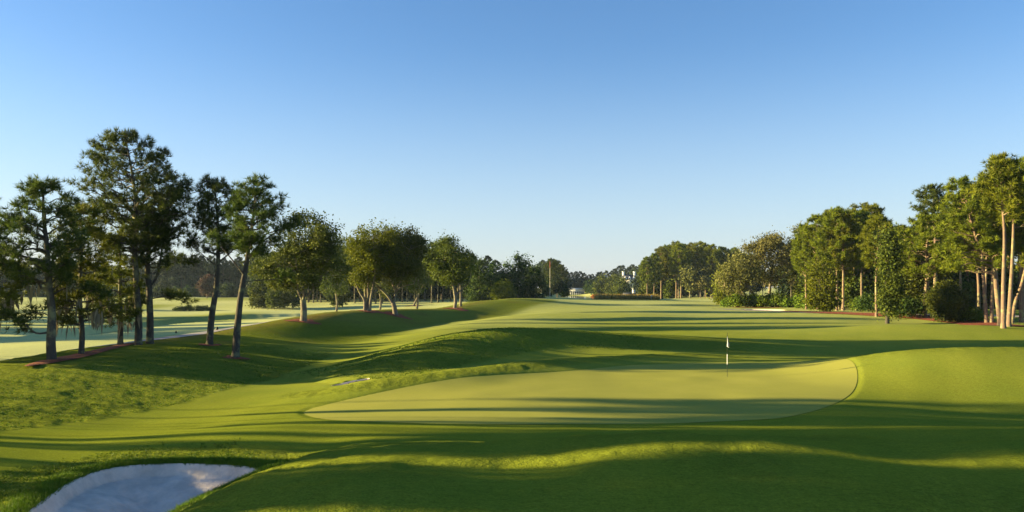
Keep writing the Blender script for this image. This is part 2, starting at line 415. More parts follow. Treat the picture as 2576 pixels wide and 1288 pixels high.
def leaves(mb, C, rad, rng, k, L, flat=.7, up=.5):
    """k leaf faces round each centre"""
    C = np.asarray(C); n = len(C); rad = np.broadcast_to(np.asarray(rad, float), (n,))
    if n == 0: return
    off = rng.normal(size=(n, k, 3))*.5*np.array([1, 1, flat]); off = off*rad[:, None, None]
    P = (C[:, None]+off).reshape(-1, 3); m = len(P)
    nrm = unit(rng.normal(size=(m, 3))*.8+unit(off.reshape(-1, 3))*.5+np.array([0, 0, up]))
    a = unit(np.cross(nrm, rng.normal(size=(m, 3)))); b_ = np.cross(nrm, a)
    s = L*rng.uniform(.6, 1.25, (m, 1)); a = a*s*.5; b_ = b_*s*.33
    V = np.stack([P-a, P+b_+nrm*s*.06, P+a, P-b_+nrm*s*.06], 1).reshape(-1, 3)
    q = np.arange(m)[:, None]*4
    Fc = np.concatenate([q+np.array([[0, 1, 2]]), q+np.array([[0, 2, 3]])])
    t = np.clip(rng.beta(2, 2.4, n)[:, None]+rng.uniform(-.15, .15, (n, k)), 0, 1).ravel()
    mb.add(V, Fc, np.repeat(t, 4))

def moss_strands(mb, C, rng, k=5, L=1.0):
    for c in C:
        for _ in range(k):
            p = np.array(c)+rng.normal(size=3)*np.array([.22, .22, .08]); ln = L*rng.uniform(.4, 1.2); w_ = rng.uniform(.05, .12)
            th = rng.uniform(0, 3.14); e = np.array([math.cos(th), math.sin(th), 0])*w_
            j = rng.normal(size=3)*.06
            V = [p-e*.5, p+e*.5, p+e*.9+j-np.array([0, 0, ln*.4]), p-e*.9+j-np.array([0, 0, ln*.45]), p+j*2-np.array([0, 0, ln])]
            mb.add(V, [(0, 1, 2), (0, 2, 3), (3, 2, 4)], np.full(5, rng.rand()))

# ------------------------------------------------------------------ ground
az = np.concatenate([np.arange(-180, -44, 6), np.linspace(-40, 40, 640), np.arange(44, 180, 6)])*math.pi/180
Dr = np.concatenate([[1.2, 2, 3, 4, 5, 6, 6.8], np.exp(np.linspace(math.log(7.5), math.log(3200), 540))])
A_, D_ = np.meshgrid(az, Dr)
# rows are lines of constant depth in front, arcs elsewhere
sc_ = np.where(np.abs(A_) < R(41), 1/np.cos(np.clip(A_, -R(41), R(41))), 1/math.cos(R(41)))
GX = (np.sin(A_)*D_*sc_); GY = (np.cos(A_)*D_*sc_)
gx = GX.ravel(); gy = GY.ravel()
gz = height(gx, gy)
sg = poly_sdf(GREEN, gx, gy)
bsd = [poly_sdf(P, gx, gy) for P, _ in BUNKERS]
# masks (true ground cover, not light)
xc = np.interp(gy, _cD, _cX); s_ = gx-xc
def region(pts, z=0): return poly_sdf(smooth_closed([V2W(*p, z) for p in pts]), gx, gy)
rgh = np.zeros(gx.shape)
hill = np.array([V2W(*p, zz) for p, zz in [((-40,1088),0),((0,1075),0),((240,1030),0),((480,985),-.1),((560,962),-.2),((700,935),-.5)]])
hl = np.interp(gy, hill[::-1, 1][::-1] if hill[0, 1] > hill[-1, 1] else hill[:, 1], hill[:, 0])
left_hill = ss(.25, -.25, gx-hl)*(gy > 18)*(gy < 60)*ss(-9, -5, s_)
rgh = np.maximum(rgh, left_hill)
rgh = np.maximum(rgh, ss(10, 7, np.abs(s_-2))*(gy >= 45)*(gy < 210))
dC, vC = line_dist(CMOUND, gx, gy)
rgh = np.maximum(rgh, ss(6.2, 4.6, dC)*ss(.12, .5, vC)*ss(3.5, 2, gy-np.interp(gx, CMOUND[:, 0], CMOUND[:, 1])))
dS, vS = line_dist(SWELL, gx, gy)
rgh = np.maximum(rgh, ss(1.8, 1.3, dS)*.8)
rgh = np.maximum(rgh, ss(2.6, 1.8, bsd[0]+.5*vnoise(gx, gy)))
near_m = 1/(1+np.exp(-np.clip((gx+4.7-.10*(gy-15))/.15, -40, 40)))
rgh = np.maximum(rgh, near_m*ss(23.5, 18.5, gy)*np.clip(.62+.9*vnoise(gx*.5, gy*.6)-.25*ss(-1, 6, gx), .12, 1))
rgh = np.maximum(rgh, ss(1.5, -1.5, np.hypot((gx-25)/8, (gy-42.5)/3.4)*3-3)*.8)
rgh = np.maximum(rgh, ss(14, 20, gx-(34+.10*(gy-60)))*(gy > 55)*(gy < 140)*.6)
rgh *= ss(0, .6, sg)
rgh = np.clip(rgh, 0, 1)
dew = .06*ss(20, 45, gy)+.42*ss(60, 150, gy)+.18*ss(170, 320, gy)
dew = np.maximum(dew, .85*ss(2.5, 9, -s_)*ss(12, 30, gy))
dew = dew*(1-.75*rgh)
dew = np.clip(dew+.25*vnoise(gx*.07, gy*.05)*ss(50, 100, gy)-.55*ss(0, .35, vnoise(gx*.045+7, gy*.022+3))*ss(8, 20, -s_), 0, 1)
dry = .55*ss(.15, .4, vnoise(gx*.22+40, gy*.16))*ss(12, 3, np.abs(s_-1.5))*(gy > 60)*(gy < 170)
dry = np.clip(dry+.6*np.exp(-((s_-.5)/1.3)**2)*(gy > 60)*(gy < 160), 0, 1)
# rough clumps as relief
gz = gz+rgh*(.055*vnoise(gx*2.3, gy*1.6)+.035*vnoise(gx*5, gy*4))*ss(70, 40, gy)
mower = rgh*left_hill*.03*np.sin((gx*.45+gy)*2.6+vnoise(gx*.5, gy*.5)*3); gz = gz+mower
# sink under the sheets laid on it
gz = gz-.16*ss(.2, .5, -sg)+.035*ss(.02, .3, sg)*ss(4, 2, sg)
for q in bsd: gz = gz-.34*ss(.03, .22, -q)
for P, hw in RIBBONS:
    d, _ = line_dist(P, gx, gy); gz = gz-.12*ss(hw, hw-.35, d)
NR, NA = len(Dr), len(az)
i = np.arange(NR-1)[:, None]*NA; j = np.arange(NA)[None]; j2 = (j+1) % NA
Q = np.stack([i+j, i+j2, i+NA+j2, i+NA+j], -1).reshape(-1, 4)[:, ::-1]
V = np.stack([gx, gy, gz], 1)
V = np.vstack([V, [[0, 0, height(0, 0)[0]]]])
cidx = len(V)-1
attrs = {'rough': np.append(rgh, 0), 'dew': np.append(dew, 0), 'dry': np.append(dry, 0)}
cap = np.stack([np.full(NA, cidx), np.arange(NA), (np.arange(NA)+1) % NA, (np.arange(NA)+1) % NA], 1)
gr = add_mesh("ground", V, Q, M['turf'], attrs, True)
tag(gr, kind='structure')
capm = add_mesh("ground", V[[cidx]+list(range(NA))], np.stack([np.zeros(NA, int), (np.arange(NA)+1) % NA+1, np.arange(NA)+1], 1), M['turf'], {'rough': np.ones(NA+1)*.5, 'dew': np.zeros(NA+1), 'dry': np.zeros(NA+1)}, True)
tag(capm, kind='structure')
print("ground", time.time()-T0)

def sheet(name, P, m, off, rings=26, extra=None, sub=3, jitter=0):
    """a sheet over a star-shaped outline, following the ground"""
    P = smooth_closed(P, sub); c = P.mean(0)
    t = (np.linspace(0, 1, rings+1)[1:])**.8
    X = c[0]+t[:, None]*(P[None, :, 0]-c[0]); Y = c[1]+t[:, None]*(P[None, :, 1]-c[1])
    x = np.append(X.ravel(), c[0]); y = np.append(Y.ravel(), c[1]); z = height(x, y)+off
    if extra is not None: z = z+extra(x, y)
    N = len(P); i = np.arange(rings-1)[:, None]*N; j = np.arange(N)[None]; j2 = (j+1) % N
    Fq = np.concatenate([np.stack([i+j, i+j2, i+N+j2], -1).reshape(-1, 3), np.stack([i+j, i+N+j2, i+N+j], -1).reshape(-1, 3),
                         np.stack([np.full(N, len(x)-1), (np.arange(N)+1) % N, np.arange(N)], 1)])
    Vv = np.stack([x, y, z], 1)
    nz_ = np.cross(Vv[Fq[0, 1]]-Vv[Fq[0, 0]], Vv[Fq[0, 2]]-Vv[Fq[0, 0]])[2]
    f = Fq.copy()
    cr = np.cross(Vv[f[:, 1]]-Vv[f[:, 0]], Vv[f[:, 2]]-Vv[f[:, 0]])[:, 2] < 0; f[cr] = f[cr][:, ::-1]
    return add_mesh(name, Vv, f, m, None, True)

tag(sheet("putting_green", GREEN, M['green'], .012, 60), kind='structure')
def sandbump(x, y): return .09*vnoise(x*1.1, y*1.3)+.03*vnoise(x*4, y*4)+.012*np.sin((x*.5+y)*16+3*vnoise(x*.8, y*.8))
_sb = sandbump
def sandbump(x, y): return _sb(x, y)*ss(.05, .8, -poly_sdf(BUNKER, x, y))
tag(sheet("sand_bunker", BUNKER, M['sand'], .03, 60, sandbump), kind='structure')
for P in (BUNKER2, BUNKER3, BUNKER4): tag(sheet("sand_bunker", P, M['sand'], .012, 14), kind='structure')

def ribbon(name, P, hw, m, off, nw=6, crown=0.0, noisy=0.0, taper=False):
    P = smooth_open(np.asarray(P)[:, :2], 3); T = unit(np.gradient(P, axis=0)); Nn = np.stack([-T[:, 1], T[:, 0]], 1)
    hw = np.broadcast_to(np.asarray(hw, float), (len(P),)) if np.ndim(hw) == 0 else np.interp(np.linspace(0, 1, len(P)), np.linspace(0, 1, len(hw)), hw)
    u = np.linspace(-1, 1, nw+1)
    X = P[:, None, 0]+Nn[:, None, 0]*hw[:, None]*u; Y = P[:, None, 1]+Nn[:, None, 1]*hw[:, None]*u
    z = height(X.ravel(), Y.ravel()).reshape(X.shape)+off+crown*(1-u[None]**2)
    if noisy: z = z+noisy*vnoise(X*3, Y*3)
    K = nw+1; i = np.arange(len(P)-1)[:, None]*K; j = np.arange(nw)[None]
    Fq = np.stack([i+j, i+j+1, i+K+j+1, i+K+j], -1).reshape(-1, 4)
    Vv = np.stack([X.ravel(), Y.ravel(), z.ravel()], 1)
    cr = np.cross(Vv[Fq[:, 1]]-Vv[Fq[:, 0]], Vv[Fq[:, 2]]-Vv[Fq[:, 0]])[:, 2] < 0; Fq[cr] = Fq[cr][:, ::-1]
    return add_mesh(name, Vv, Fq, m, None, True)

tag(ribbon("cart_path", PATH_L, .95, M['path'], .01), kind='structure')
tag(ribbon("cart_path", PATH_R, 1.5, M['path'], .01), kind='structure')
tag(ribbon("road", PATH_F, 1.8, M['road'], .03), kind='structure')
# creek water: level strip in the cut
cz = height(CREEK[:, 0], CREEK[:, 1]).max()*0
Pk = smooth_open(CREEK, 2); T = unit(np.gradient(Pk, axis=0)); Nn = np.stack([-T[:, 1], T[:, 0]], 1)
zz = height(Pk[:, 0], Pk[:, 1]); zz = np.convolve(np.pad(zz, 6, 'edge'), np.ones(13)/13, 'valid')+.35
Vc = np.concatenate([np.c_[Pk-Nn*4.0, zz], np.c_[Pk+Nn*4.0, zz]]); n_ = len(Pk); i = np.arange(n_-1)
tag(add_mesh("creek_water", Vc, np.stack([i, i+1, i+n_+1, i+n_], 1), M['water'], None, True), kind='structure')
# pond
th = np.linspace(0, 2*math.pi, 48, endpoint=False)
Vp = np.c_[44+32*np.cos(th), 430+138*np.sin(th), np.full(48, -1.6)]; Vp = np.vstack([Vp, [[44, 430, -1.6]]])
tag(add_mesh("pond_water", Vp, np.stack([np.full(48, 48), np.arange(48), (np.arange(48)+1) % 48], 1), M['water']), kind='structure')
print("sheets", time.time()-T0)

# ------------------------------------------------------------------ trees
def interp_prof(prof, z):
    p = np.array(sorted(prof)); return np.interp(z, p[:, 0], p[:, 1]), np.interp(z, p[:, 0], p[:, 2])

def pine_parts(rng, trunk, r0, prof, nb=46, k=17, L=.44, wd=.042, tuft=.5, dens=1.0, limbs=(), droop=.0, rise=(.2, .55), sub=(4, 7), sides=9, depth=1.0):
    """trunk: local points; prof: (z, left reach, right reach). Returns trunk, branch and foliage builders."""
    tr = MB(); br = MB(); fo = MB()
    P = smooth_open(trunk, 5); H = P[-1, 2]; t = P[:, 2]/H
    rad = r0*(1-t)**.75*.86+r0*.10*(1-t)+.02; rad[0] *= 1.35
    P = P.copy(); P[0, 2] -= .3
    tr.tube(P, rad, sides)
    tx = lambda z: np.array([np.interp(z, P[:, 2], P[:, 0]), np.interp(z, P[:, 2], P[:, 1]), z])
    tradius = lambda z: np.interp(z, P[:, 2], rad)
    zs = np.array([q[0] for q in prof]); z0, z1 = zs.min(), zs.max()
    C = []; Dn = []
    az = rng.uniform(0, 6.28)
    for b in range(nb):
        z = z0+(z1-z0)*((b+rng.rand())/nb)
        rl, rr = interp_prof(prof, z); az += 2.4+rng.uniform(-.5, .5); c = math.cos(az)
        mid = (rl+rr)*.5*depth
        r = (mid+(rr-mid)*c if c > 0 else mid+(rl-mid)*(-c))*rng.uniform(.74, 1.15)
        r = max(r, .3)
        zr = z-r*rng.uniform(*rise); zr = max(zr, z0*.93-.2, .5)
        if droop: zr = z+droop*r*rng.uniform(.2, 1)
        zr = min(zr, H-.25)
        base = tx(zr); d = np.array([c, math.sin(az), 0]); tipz = z
        # the tip is measured from the trunk at its own height
        tip = tx(min(tipz, H))*np.array([1, 1, 0])+d*r+np.array([0, 0, tipz])
        midp = base+(tip-base)*.5+np.array([0, 0, -abs(tip[2]-base[2])*.15+rng.uniform(-.1, .1)])+rng.normal(size=3)*.06*r
        u = np.linspace(0, 1, 8)[:, None]; Q = (1-u)**2*base+2*u*(1-u)*midp+u*u*tip
        Q[1:-1] += rng.normal(size=(6, 3))*.03*r
        rb = min(tradius(zr)*.62, .035+.021*r); br.tube(Q, np.linspace(rb, .014, 8), 5)
        _spray(rng, Q, r, rb, br, C, Dn, sub, tuft, dens)
    # leader
    for q in range(int(8*dens)+3):
        C.append(tx(H-rng.uniform(0, .9))+rng.normal(size=3)*.15); Dn.append(np.array([0, 0, 1.])+rng.normal(size=3)*.3)
    for lm in limbs:
        Q = smooth_open(np.array(lm['pts']), 4); r = np.linalg.norm(Q[-1]-Q[0]); rb = lm.get('r', .07)
        br.tube(Q, np.linspace(rb, .015, len(Q)), 6)
        if lm.get('f', 1): _spray(rng, Q, r*.8, rb, br, C, Dn, (lm.get('n', 10), lm.get('n', 10)+2), tuft, dens*lm.get('f', 1), lm.get('t0', .4))
    needles(fo, C, Dn, rng, k, L, wd)
    return tr, br, fo, np.array(C)

def _spray(rng, Q, r, rb, br, C, Dn, sub, tuft, dens, t0=.32):
    d0 = unit(Q[-1]-Q[0])
    ns = rng.randint(*sub)+int(r*.9)
    for s in range(ns+1):
        t = 1.0 if s == ns else rng.uniform(t0, .97)
        f = t*(len(Q)-1); i = min(int(f), len(Q)-2); p = Q[i]+(Q[i+1]-Q[i])*(f-i)
        a = rng.uniform(-1.2, 1.2) if t < 1 else rng.uniform(-.2, .2); ca, sa = math.cos(a), math.sin(a)
        d = np.array([d0[0]*ca-d0[1]*sa, d0[0]*sa+d0[1]*ca, 0]); d = unit(d+np.array([0, 0, rng.uniform(-.05, .65)]))
        ln = (.28*r*(1.15-t)+.35)*rng.uniform(.6, 1.2); ln = min(ln, 1.7)
        e = p+d*ln; br.tube(np.array([p, p+d*ln*.5+rng.normal(size=3)*.05, e]), np.array([.022, .016, .009]), 3)
        m = max(3, int((ln/tuft+2.0)*dens*rng.uniform(.7, 1.35)))
        for q in range(m):
            u = rng.uniform(.25, 1.05) if q else 1.0
            C.append(p+d*ln*u+rng.normal(size=3)*.16); Dn.append(unit(d*.7+np.array([0, 0, .5])+rng.normal(size=3)*.35))

def add_pine(base_px, top, trunk_px, prof_px, label, r0=.24, dmin=20, D=None, limbs_px=(), mat_f='pine', mat_b='bark_p', moss=0, name='pine_tree', group=None, seed=0, **kw):
    rng = np.random.RandomState(seed+11)
    bx, by = base_px
    if D is None: X, Dd, Z = hit(bx, by, dmin)
    else: Dd = D; X = (bx-CX)/F*D; Z = height(X, D)[0]
    m = Dd/F; zb = CH-(by-HY)*Dd/F
    loc = lambda px, py, y=0.: ((px-bx)*m, y, CH-(py-HY)*m-zb)
    tp = [(0, 0, 0)]+[loc(px, py, rng.uniform(-.15, .15)) for px, py in trunk_px]+[loc(*top)]
    P = np.array(tp)
    def trx(z): return np.interp(z, P[:, 2], P[:, 0])
    prof = []
    for py, xl, xr in prof_px:
        _, _, z = loc(bx, py); tx_ = trx(z); prof.append((z, tx_-(xl-bx)*m, (xr-bx)*m-tx_))
    limbs = []
    for lm in limbs_px:
        ys = np.linspace(0, lm.get('dy', 0), len(lm['p'])); q = dict(lm); q['pts'] = [loc(px, py, y) for (px, py), y in zip(lm['p'], ys)]; limbs.append(q)
    tr, br, fo, C = pine_parts(rng, tp, r0, prof, limbs=limbs, **kw)
    root = thing(name, (X, Dd, Z), label, 'tree', group)
    tr.build('trunk', M[mat_b], root, True); br.build('branches', M[mat_b], root, True); fo.build('crown', M[mat_f], root, tint=True)
    if moss:
        low = C[C[:, 2] < np.percentile(C[:, 2], 35)]
        if len(low):
            mb = MB(); moss_strands(mb, low[rng.choice(len(low), moss)], rng, 6, 1.0); tag(mb.build('spanish_moss', M['moss'], root, tint=True), kind='stuff')
    return root

GL = "tall pines on the ridge beside the lower fairway"
add_pine((131,908), (110,460), [(131,860),(129,790),(126,720),(118,620),(113,540)],
    [(462,104,120),(485,80,150),(510,55,170),(540,30,195),(575,15,200),(610,-6,196),(650,-15,180),(690,20,160),(705,70,150)],
    "pine with long drooping lower limbs standing at the near end of the mulch strip", r0=.27, dmin=36, group=GL, seed=1, nb=42, k=18, moss=4,
    limbs_px=[dict(p=[(128,835),(95,838),(70,815),(35,795),(0,780)], r=.075, n=18, t0=.25, dy=-.6), dict(p=[(127,725),(95,705),(55,690),(10,668),(-30,655)], r=.06, n=14),
              dict(p=[(127,745),(160,725),(200,728),(232,745)], r=.05, n=12, dy=.8), dict(p=[(126,735),(150,715),(168,695)], r=.05, n=6), dict(p=[(129,800),(105,790),(80,790),(30,820)], r=.04, n=8, t0=.5, dy=1.0)])
add_pine((204,893), (203,520), [(205,840),(203,760),(201,690),(203,600)],
    [(522,190,215),(560,165,250),(610,160,262),(650,170,265),(690,150,262),(730,150,270),(770,135,285),(800,140,290),(815,150,280)],
    "slender pine hung with pale moss between two stouter pines on the mulch strip", r0=.17, dmin=40, group=GL, seed=2, nb=46, k=18, moss=20, mat_f='pine_warm', rise=(.0, .25))
add_pine((303,868), (300,585), [(303,800),(301,730),(300,660)],
    [(590,290,315),(640,265,335),(690,255,345),(730,240,352),(765,245,372),(800,250,350),(815,270,330)],
    "short mossy pine with sunlit yellow needles under the tallest pine", r0=.2, dmin=45, group=GL, seed=3, nb=38, k=18, moss=14, mat_f='pine_warm', rise=(-.1, .2))
add_pine((348,868), (312,338), [(347,800),(344,700),(341,620),(345,540),(338,470),(326,400)],
    [(340,306,322),(352,262,362),(380,248,398),(410,226,434),(425,230,432),(450,180,440),(470,166,452),(500,205,455),(530,205,430),(565,235,425),(600,262,400),(625,285,385)],
    "tallest pine of all with a wide billowing crown at the end of the mulch strip", r0=.27, dmin=45, group=GL, seed=4, nb=84, k=18, dens=.85, L=.46)
add_pine((377,865), (440,455), [(379,800),(375,730),(371,660),(385,590),(412,520)],
    [(458,405,470),(480,398,488),(510,385,497),(545,380,492),(580,372,470),(610,370,452),(640,380,450),(665,395,440)],
    "dark pine with a forked bare limb standing beside the tallest pine", r0=.27, dmin=45, group=GL, seed=5, nb=46, k=18, dens=.85,
    limbs_px=[dict(p=[(377,722),(395,695),(402,660),(412,600),(425,560)], r=.12, n=8, t0=.6), dict(p=[(379,752),(405,748),(432,752),(458,765)], r=.06, n=20, t0=.15, dy=1),
              dict(p=[(379,765),(350,760),(330,762)], r=.05, n=9, t0=.2, dy=.5), dict(p=[(374,690),(395,680),(425,660)], r=.04, n=5, dy=1)])
add_pine((527,868), (537,455), [(533,800),(543,730),(549,670),(551,610),(545,530)],
    [(458,526,548),(480,508,580),(500,505,600),(530,498,612),(560,492,610),(580,488,600),(615,488,590),(632,520,570)],
    "pine leaning gently toward its neighbour with bare crossing lower branches", r0=.25, dmin=45, group=GL, seed=6, nb=42, k=18, dens=.9,
    limbs_px=[dict(p=[(549,672),(520,650),(495,628),(478,615)], r=.05, n=7, t0=.55), dict(p=[(550,660),(575,640),(600,615),(622,590)], r=.07, n=7, t0=.6), dict(p=[(547,700),(515,680),(480,655)], r=.045, n=6, t0=.6),
              dict(p=[(541,735),(552,728),(563,724)], r=.05, f=0)])
add_pine((592,900), (637,455), [(597,820),(606,742),(616,679),(626,629),(634,560),(640,500)],
    [(458,622,652),(478,600,672),(500,592,698),(530,585,690),(555,590,735),(580,588,740),(605,600,700),(640,610,665)],
    "leaning pine standing alone farthest down the shaded slope with one bare side limb", r0=.25, dmin=38, group=GL, seed=7, nb=40, k=18, dens=.85,
    limbs_px=[dict(p=[(603,712),(640,706),(680,704),(715,698)], r=.06, n=6, t0=.75), dict(p=[(612,690),(585,655),(560,625),(545,600)], r=.06, n=4, t0=.8), dict(p=[(620,650),(660,610),(700,580),(738,560)], r=.06, n=12, t0=.5)])
# a pine mostly out of the frame whose limbs reach into it
add_pine((-75,950), (-60,520), [(-72,800),(-66,650)],
    [(525,-75,-45),(580,-110,-5),(640,-120,20),(700,-130,35),(760,-130,40),(800,-120,30),(830,-100,10)],
    "pine at the very edge of the picture with yellowed limbs reaching in", r0=.26, D=47, group=GL, seed=8, nb=50, k=18, mat_f='pine_warm', moss=10)
print("hero pines", time.time()-T0)

def broad_parts(rng, stems, prof, m_cl=170, k=46, L=.17, crad=.62, forks=10, shell=.45, flat=.7, mid=1.0, r0=.3, top_up=.35, hang=0):
    trs = []; br = MB(); fo = MB(); limb_pts = []
    for st in stems:
        Q = smooth_open(np.array(st['p']), 4); r = st.get('r', r0); rr = np.linspace(r, st.get('re', r*.45), len(Q)); rr[0] *= 1.3 if st.get('root', 1) else 1
        if st.get('root', 1): Q[0, 2] -= .25
        if st.get('root', 1): trs.append(MB())
        trs[-1].tube(Q, rr, 9); limb_pts.append(np.c_[Q[len(Q)//2:], rr[len(Q)//2:]])
    P = np.array(sorted(prof)); zs = np.linspace(P[0, 0], P[-1, 0], 40); wl = np.interp(zs, P[:, 0], P[:, 1]); wr = np.interp(zs, P[:, 0], P[:, 2])
    pz = np.maximum(wl+wr, .1)**1.6; pz /= pz.sum()
    seed_o = rng.uniform(5, 90)
    def sample(n, lo, hi):
        z = zs[rng.choice(40, n, p=pz)]+rng.uniform(-.5, .5, n)*(zs[1]-zs[0]); a = rng.uniform(0, 2*math.pi, n); u = rng.uniform(lo, hi, n)**.5
        l_ = np.interp(z, zs, wl); r_ = np.interp(z, zs, wr); cx = (r_-l_)/2; hw = (l_+r_)/2
        lob = 1+.8*vnoise(a*1.6+seed_o, z*.45+seed_o*.7)
        return np.c_[cx+np.cos(a)*hw*u*lob, np.sin(a)*hw*u*mid*lob, z+.3*(lob-1)*hw]
    base = np.concatenate(limb_pts)
    ends = sample(forks, .15, .75)
    tips = []
    for e in ends:
        d = np.linalg.norm(base[:, :3]-e, axis=1)+2.0*np.maximum(base[:, 2]-e[2]+.3, 0); i = np.argmin(d); s = base[i, :3]
        mm = (s+e)/2+np.array([0, 0, -.08*np.linalg.norm(e-s)])+rng.normal(size=3)*.2; u = np.linspace(0, 1, 7)[:, None]
        Q = (1-u)**2*s+2*u*(1-u)*mm+u*u*e; Q[1:-1] += rng.normal(size=(5, 3))*.06
        r = min(base[i, 3]*.75, .13); rr = np.linspace(r, .03, 7); br.tube(Q, rr, 6); tips.append(np.c_[Q[2:], rr[2:]])
    allp = np.concatenate([base]+tips)
    nl = 9+m_cl//28; lc = sample(nl, .25, .95); hwm = float(np.max(wl+wr))/2; lr = hwm*rng.uniform(.18, .36, nl)
    pick = rng.choice(nl, int(m_cl*.75), p=lr**2/(lr**2).sum()); dv = unit(rng.normal(size=(len(pick), 3))+np.array([0, 0, .35]))
    C = np.concatenate([lc[pick]*np.array([.9, .9, 1])+dv*lr[pick, None]*rng.uniform(.75, 1.05, (len(pick), 1))*np.array([1, 1, .75]), sample(m_cl-len(pick), shell**2, 1.0)]); C[:, 2] = np.clip(C[:, 2], zs[0]-.3, zs[-1]+.5); Ci = sample(m_cl//3, 0, .5)
    leaves(fo, Ci, crad*1.5, rng, int(k*1.1), L*1.25, .9)
    for c in C:
        d = np.linalg.norm(allp[:, :3]-c, axis=1)+1.2*np.maximum(allp[:, 2]-c[2], 0); i = np.argmin(d); s = allp[i, :3]
        u = np.linspace(0, 1, 4)[:, None]; Q = s+(c-s)*u; Q[1:3] += rng.normal(size=(2, 3))*.12
        br.tube(Q, np.linspace(min(allp[i, 3]*.7, .04), .01, 4), 3)
    leaves(fo, C, crad*rng.uniform(.6, 1.3, len(C)), rng, int(k*1.35), L*1.12, flat)
    # twigs poking out of the outline
    n2 = m_cl//2; C2 = sample(n2, .8, 1.0); leaves(fo, C2, crad*.45, rng, max(6, k//4), L, 1.0)
    return trs, br, fo, C

def add_broad(base_px, stems_px, prof_px, label, D=None, dmin=30, mat_f='oak', mat_b='bark_o', name='oak_tree', seed=0, moss=0, cat='tree', group=None, branches=True, **kw):
    rng = np.random.RandomState(seed+77); bx, by = base_px
    if D is None: X, Dd, Z = hit(bx, by, dmin)
    else: Dd = D; X = (bx-CX)/F*D; Z = height(X, D)[0]
    m = Dd/F; zb = CH-(by-HY)*Dd/F
    loc = lambda px, py, y=0.: ((px-bx)*m, y, CH-(py-HY)*m-zb)
    stems = []
    for s in stems_px:
        q = dict(s); ys = np.linspace(s.get('y0', 0), s.get('dy', 0), len(s['p'])); q['p'] = [loc(px, py, y) for (px, py), y in zip(s['p'], ys)]; stems.append(q)
    prof = [(loc(bx, py)[2], -(xl-bx)*m, (xr-bx)*m) for py, xl, xr in prof_px]
    tr, br, fo, C = broad_parts(rng, stems, prof, **kw)
    root = thing(name, (X, Dd, Z), label, cat, group)
    for t_ in tr: t_.build('trunk', M[mat_b], root, True)
    if branches: br.build('branches', M[mat_b], root, True)
    fo.build('crown', M[mat_f], root, tint=True)
    if moss:
        low = C[C[:, 2] < np.percentile(C[:, 2], 45)]; mb = MB(); moss_strands(mb, low[rng.choice(len(low), moss)], rng, 7, 1.5); tag(mb.build('spanish_moss', M['moss'], root, tint=True), kind='stuff')
    return root

GO = "rounded oaks in a row along the ridge crest"
add_broad((763,808), [dict(p=[(763,808),(764,780),(762,754)], r=.38, re=.30), dict(p=[(762,756),(750,730),(748,700),(735,670)], r=.18, root=0, re=.09), dict(p=[(762,758),(766,725),(770,690),(765,650)], r=.18, root=0, re=.08, dy=1.2),
    dict(p=[(763,758),(780,735),(800,715),(812,690)], r=.17, root=0, re=.08), dict(p=[(762,757),(768,735),(758,700),(750,640)], r=.15, root=0, re=.06, dy=-1.5)],
    [(545,745,800),(560,720,825),(580,690,845),(600,668,862),(625,655,868),(650,645,868),(680,645,862),(700,655,850),(715,680,830)],
    "broad oak with a stout single trunk ringed by mulch, next to the leaning pines", dmin=70, group=GO, seed=1, m_cl=330, k=50, L=.21, crad=.78, forks=16, r0=.35)
add_broad((923,782), [dict(p=[(918,782),(917,755),(905,735),(895,712)], r=.26, re=.12), dict(p=[(926,782),(926,750),(924,720),(930,690)], r=.24, re=.1, dy=.8), dict(p=[(930,781),(934,750),(940,722),(946,690)], r=.22, re=.1, dy=-.8), dict(p=[(921,770),(915,730),(914,700)], r=.16, root=0, re=.08, dy=1.5)],
    [(572,900,980),(585,880,1010),(605,870,1015),(640,868,1005),(670,866,985),(695,872,970),(712,885,945)],
    "bright yellow green oak with several stems rising from one mulched base", dmin=90, mat_f='oak_bright', group=GO, seed=2, m_cl=260, k=42, L=.24, crad=.85, forks=14)
add_broad((995,793), [dict(p=[(995,793),(992,775),(989,762)], r=.38, re=.3), dict(p=[(988,765),(975,745),(955,725),(940,712),(930,700)], r=.18, root=0, re=.07), dict(p=[(990,766),(994,735),(982,705),(975,680)], r=.2, root=0, re=.08, dy=.8),
    dict(p=[(993,738),(1010,722),(1040,715)], r=.14, root=0, re=.06), dict(p=[(992,740),(1005,715),(1018,695)], r=.13, root=0, re=.06, dy=-1)],
    [(583,975,1030),(600,945,1060),(620,935,1070),(650,930,1075),(675,932,1070),(695,940,1055),(708,965,1030)],
    "olive green oak forking low with one long side limb, beside the crooked oak", dmin=90, group=GO, seed=3, m_cl=270, k=44, L=.23, crad=.85, forks=14)
add_broad((1040,770), [dict(p=[(1040,770),(1046,757),(1053,742),(1058,728)], r=.3, re=.2), dict(p=[(1058,730),(1068,712),(1078,700)], r=.16, root=0, re=.08), dict(p=[(1057,734),(1052,715),(1045,700)], r=.14, root=0, re=.07, dy=1)],
    [(606,1015,1060),(625,1005,1090),(655,1005,1105),(680,1010,1105),(700,1025,1098),(712,1040,1080)],
    "small crooked oak leaning over with a short bent trunk behind the low forked oak", dmin=110, group=GO, seed=4, m_cl=150, k=40, L=.26, crad=.95, forks=9)
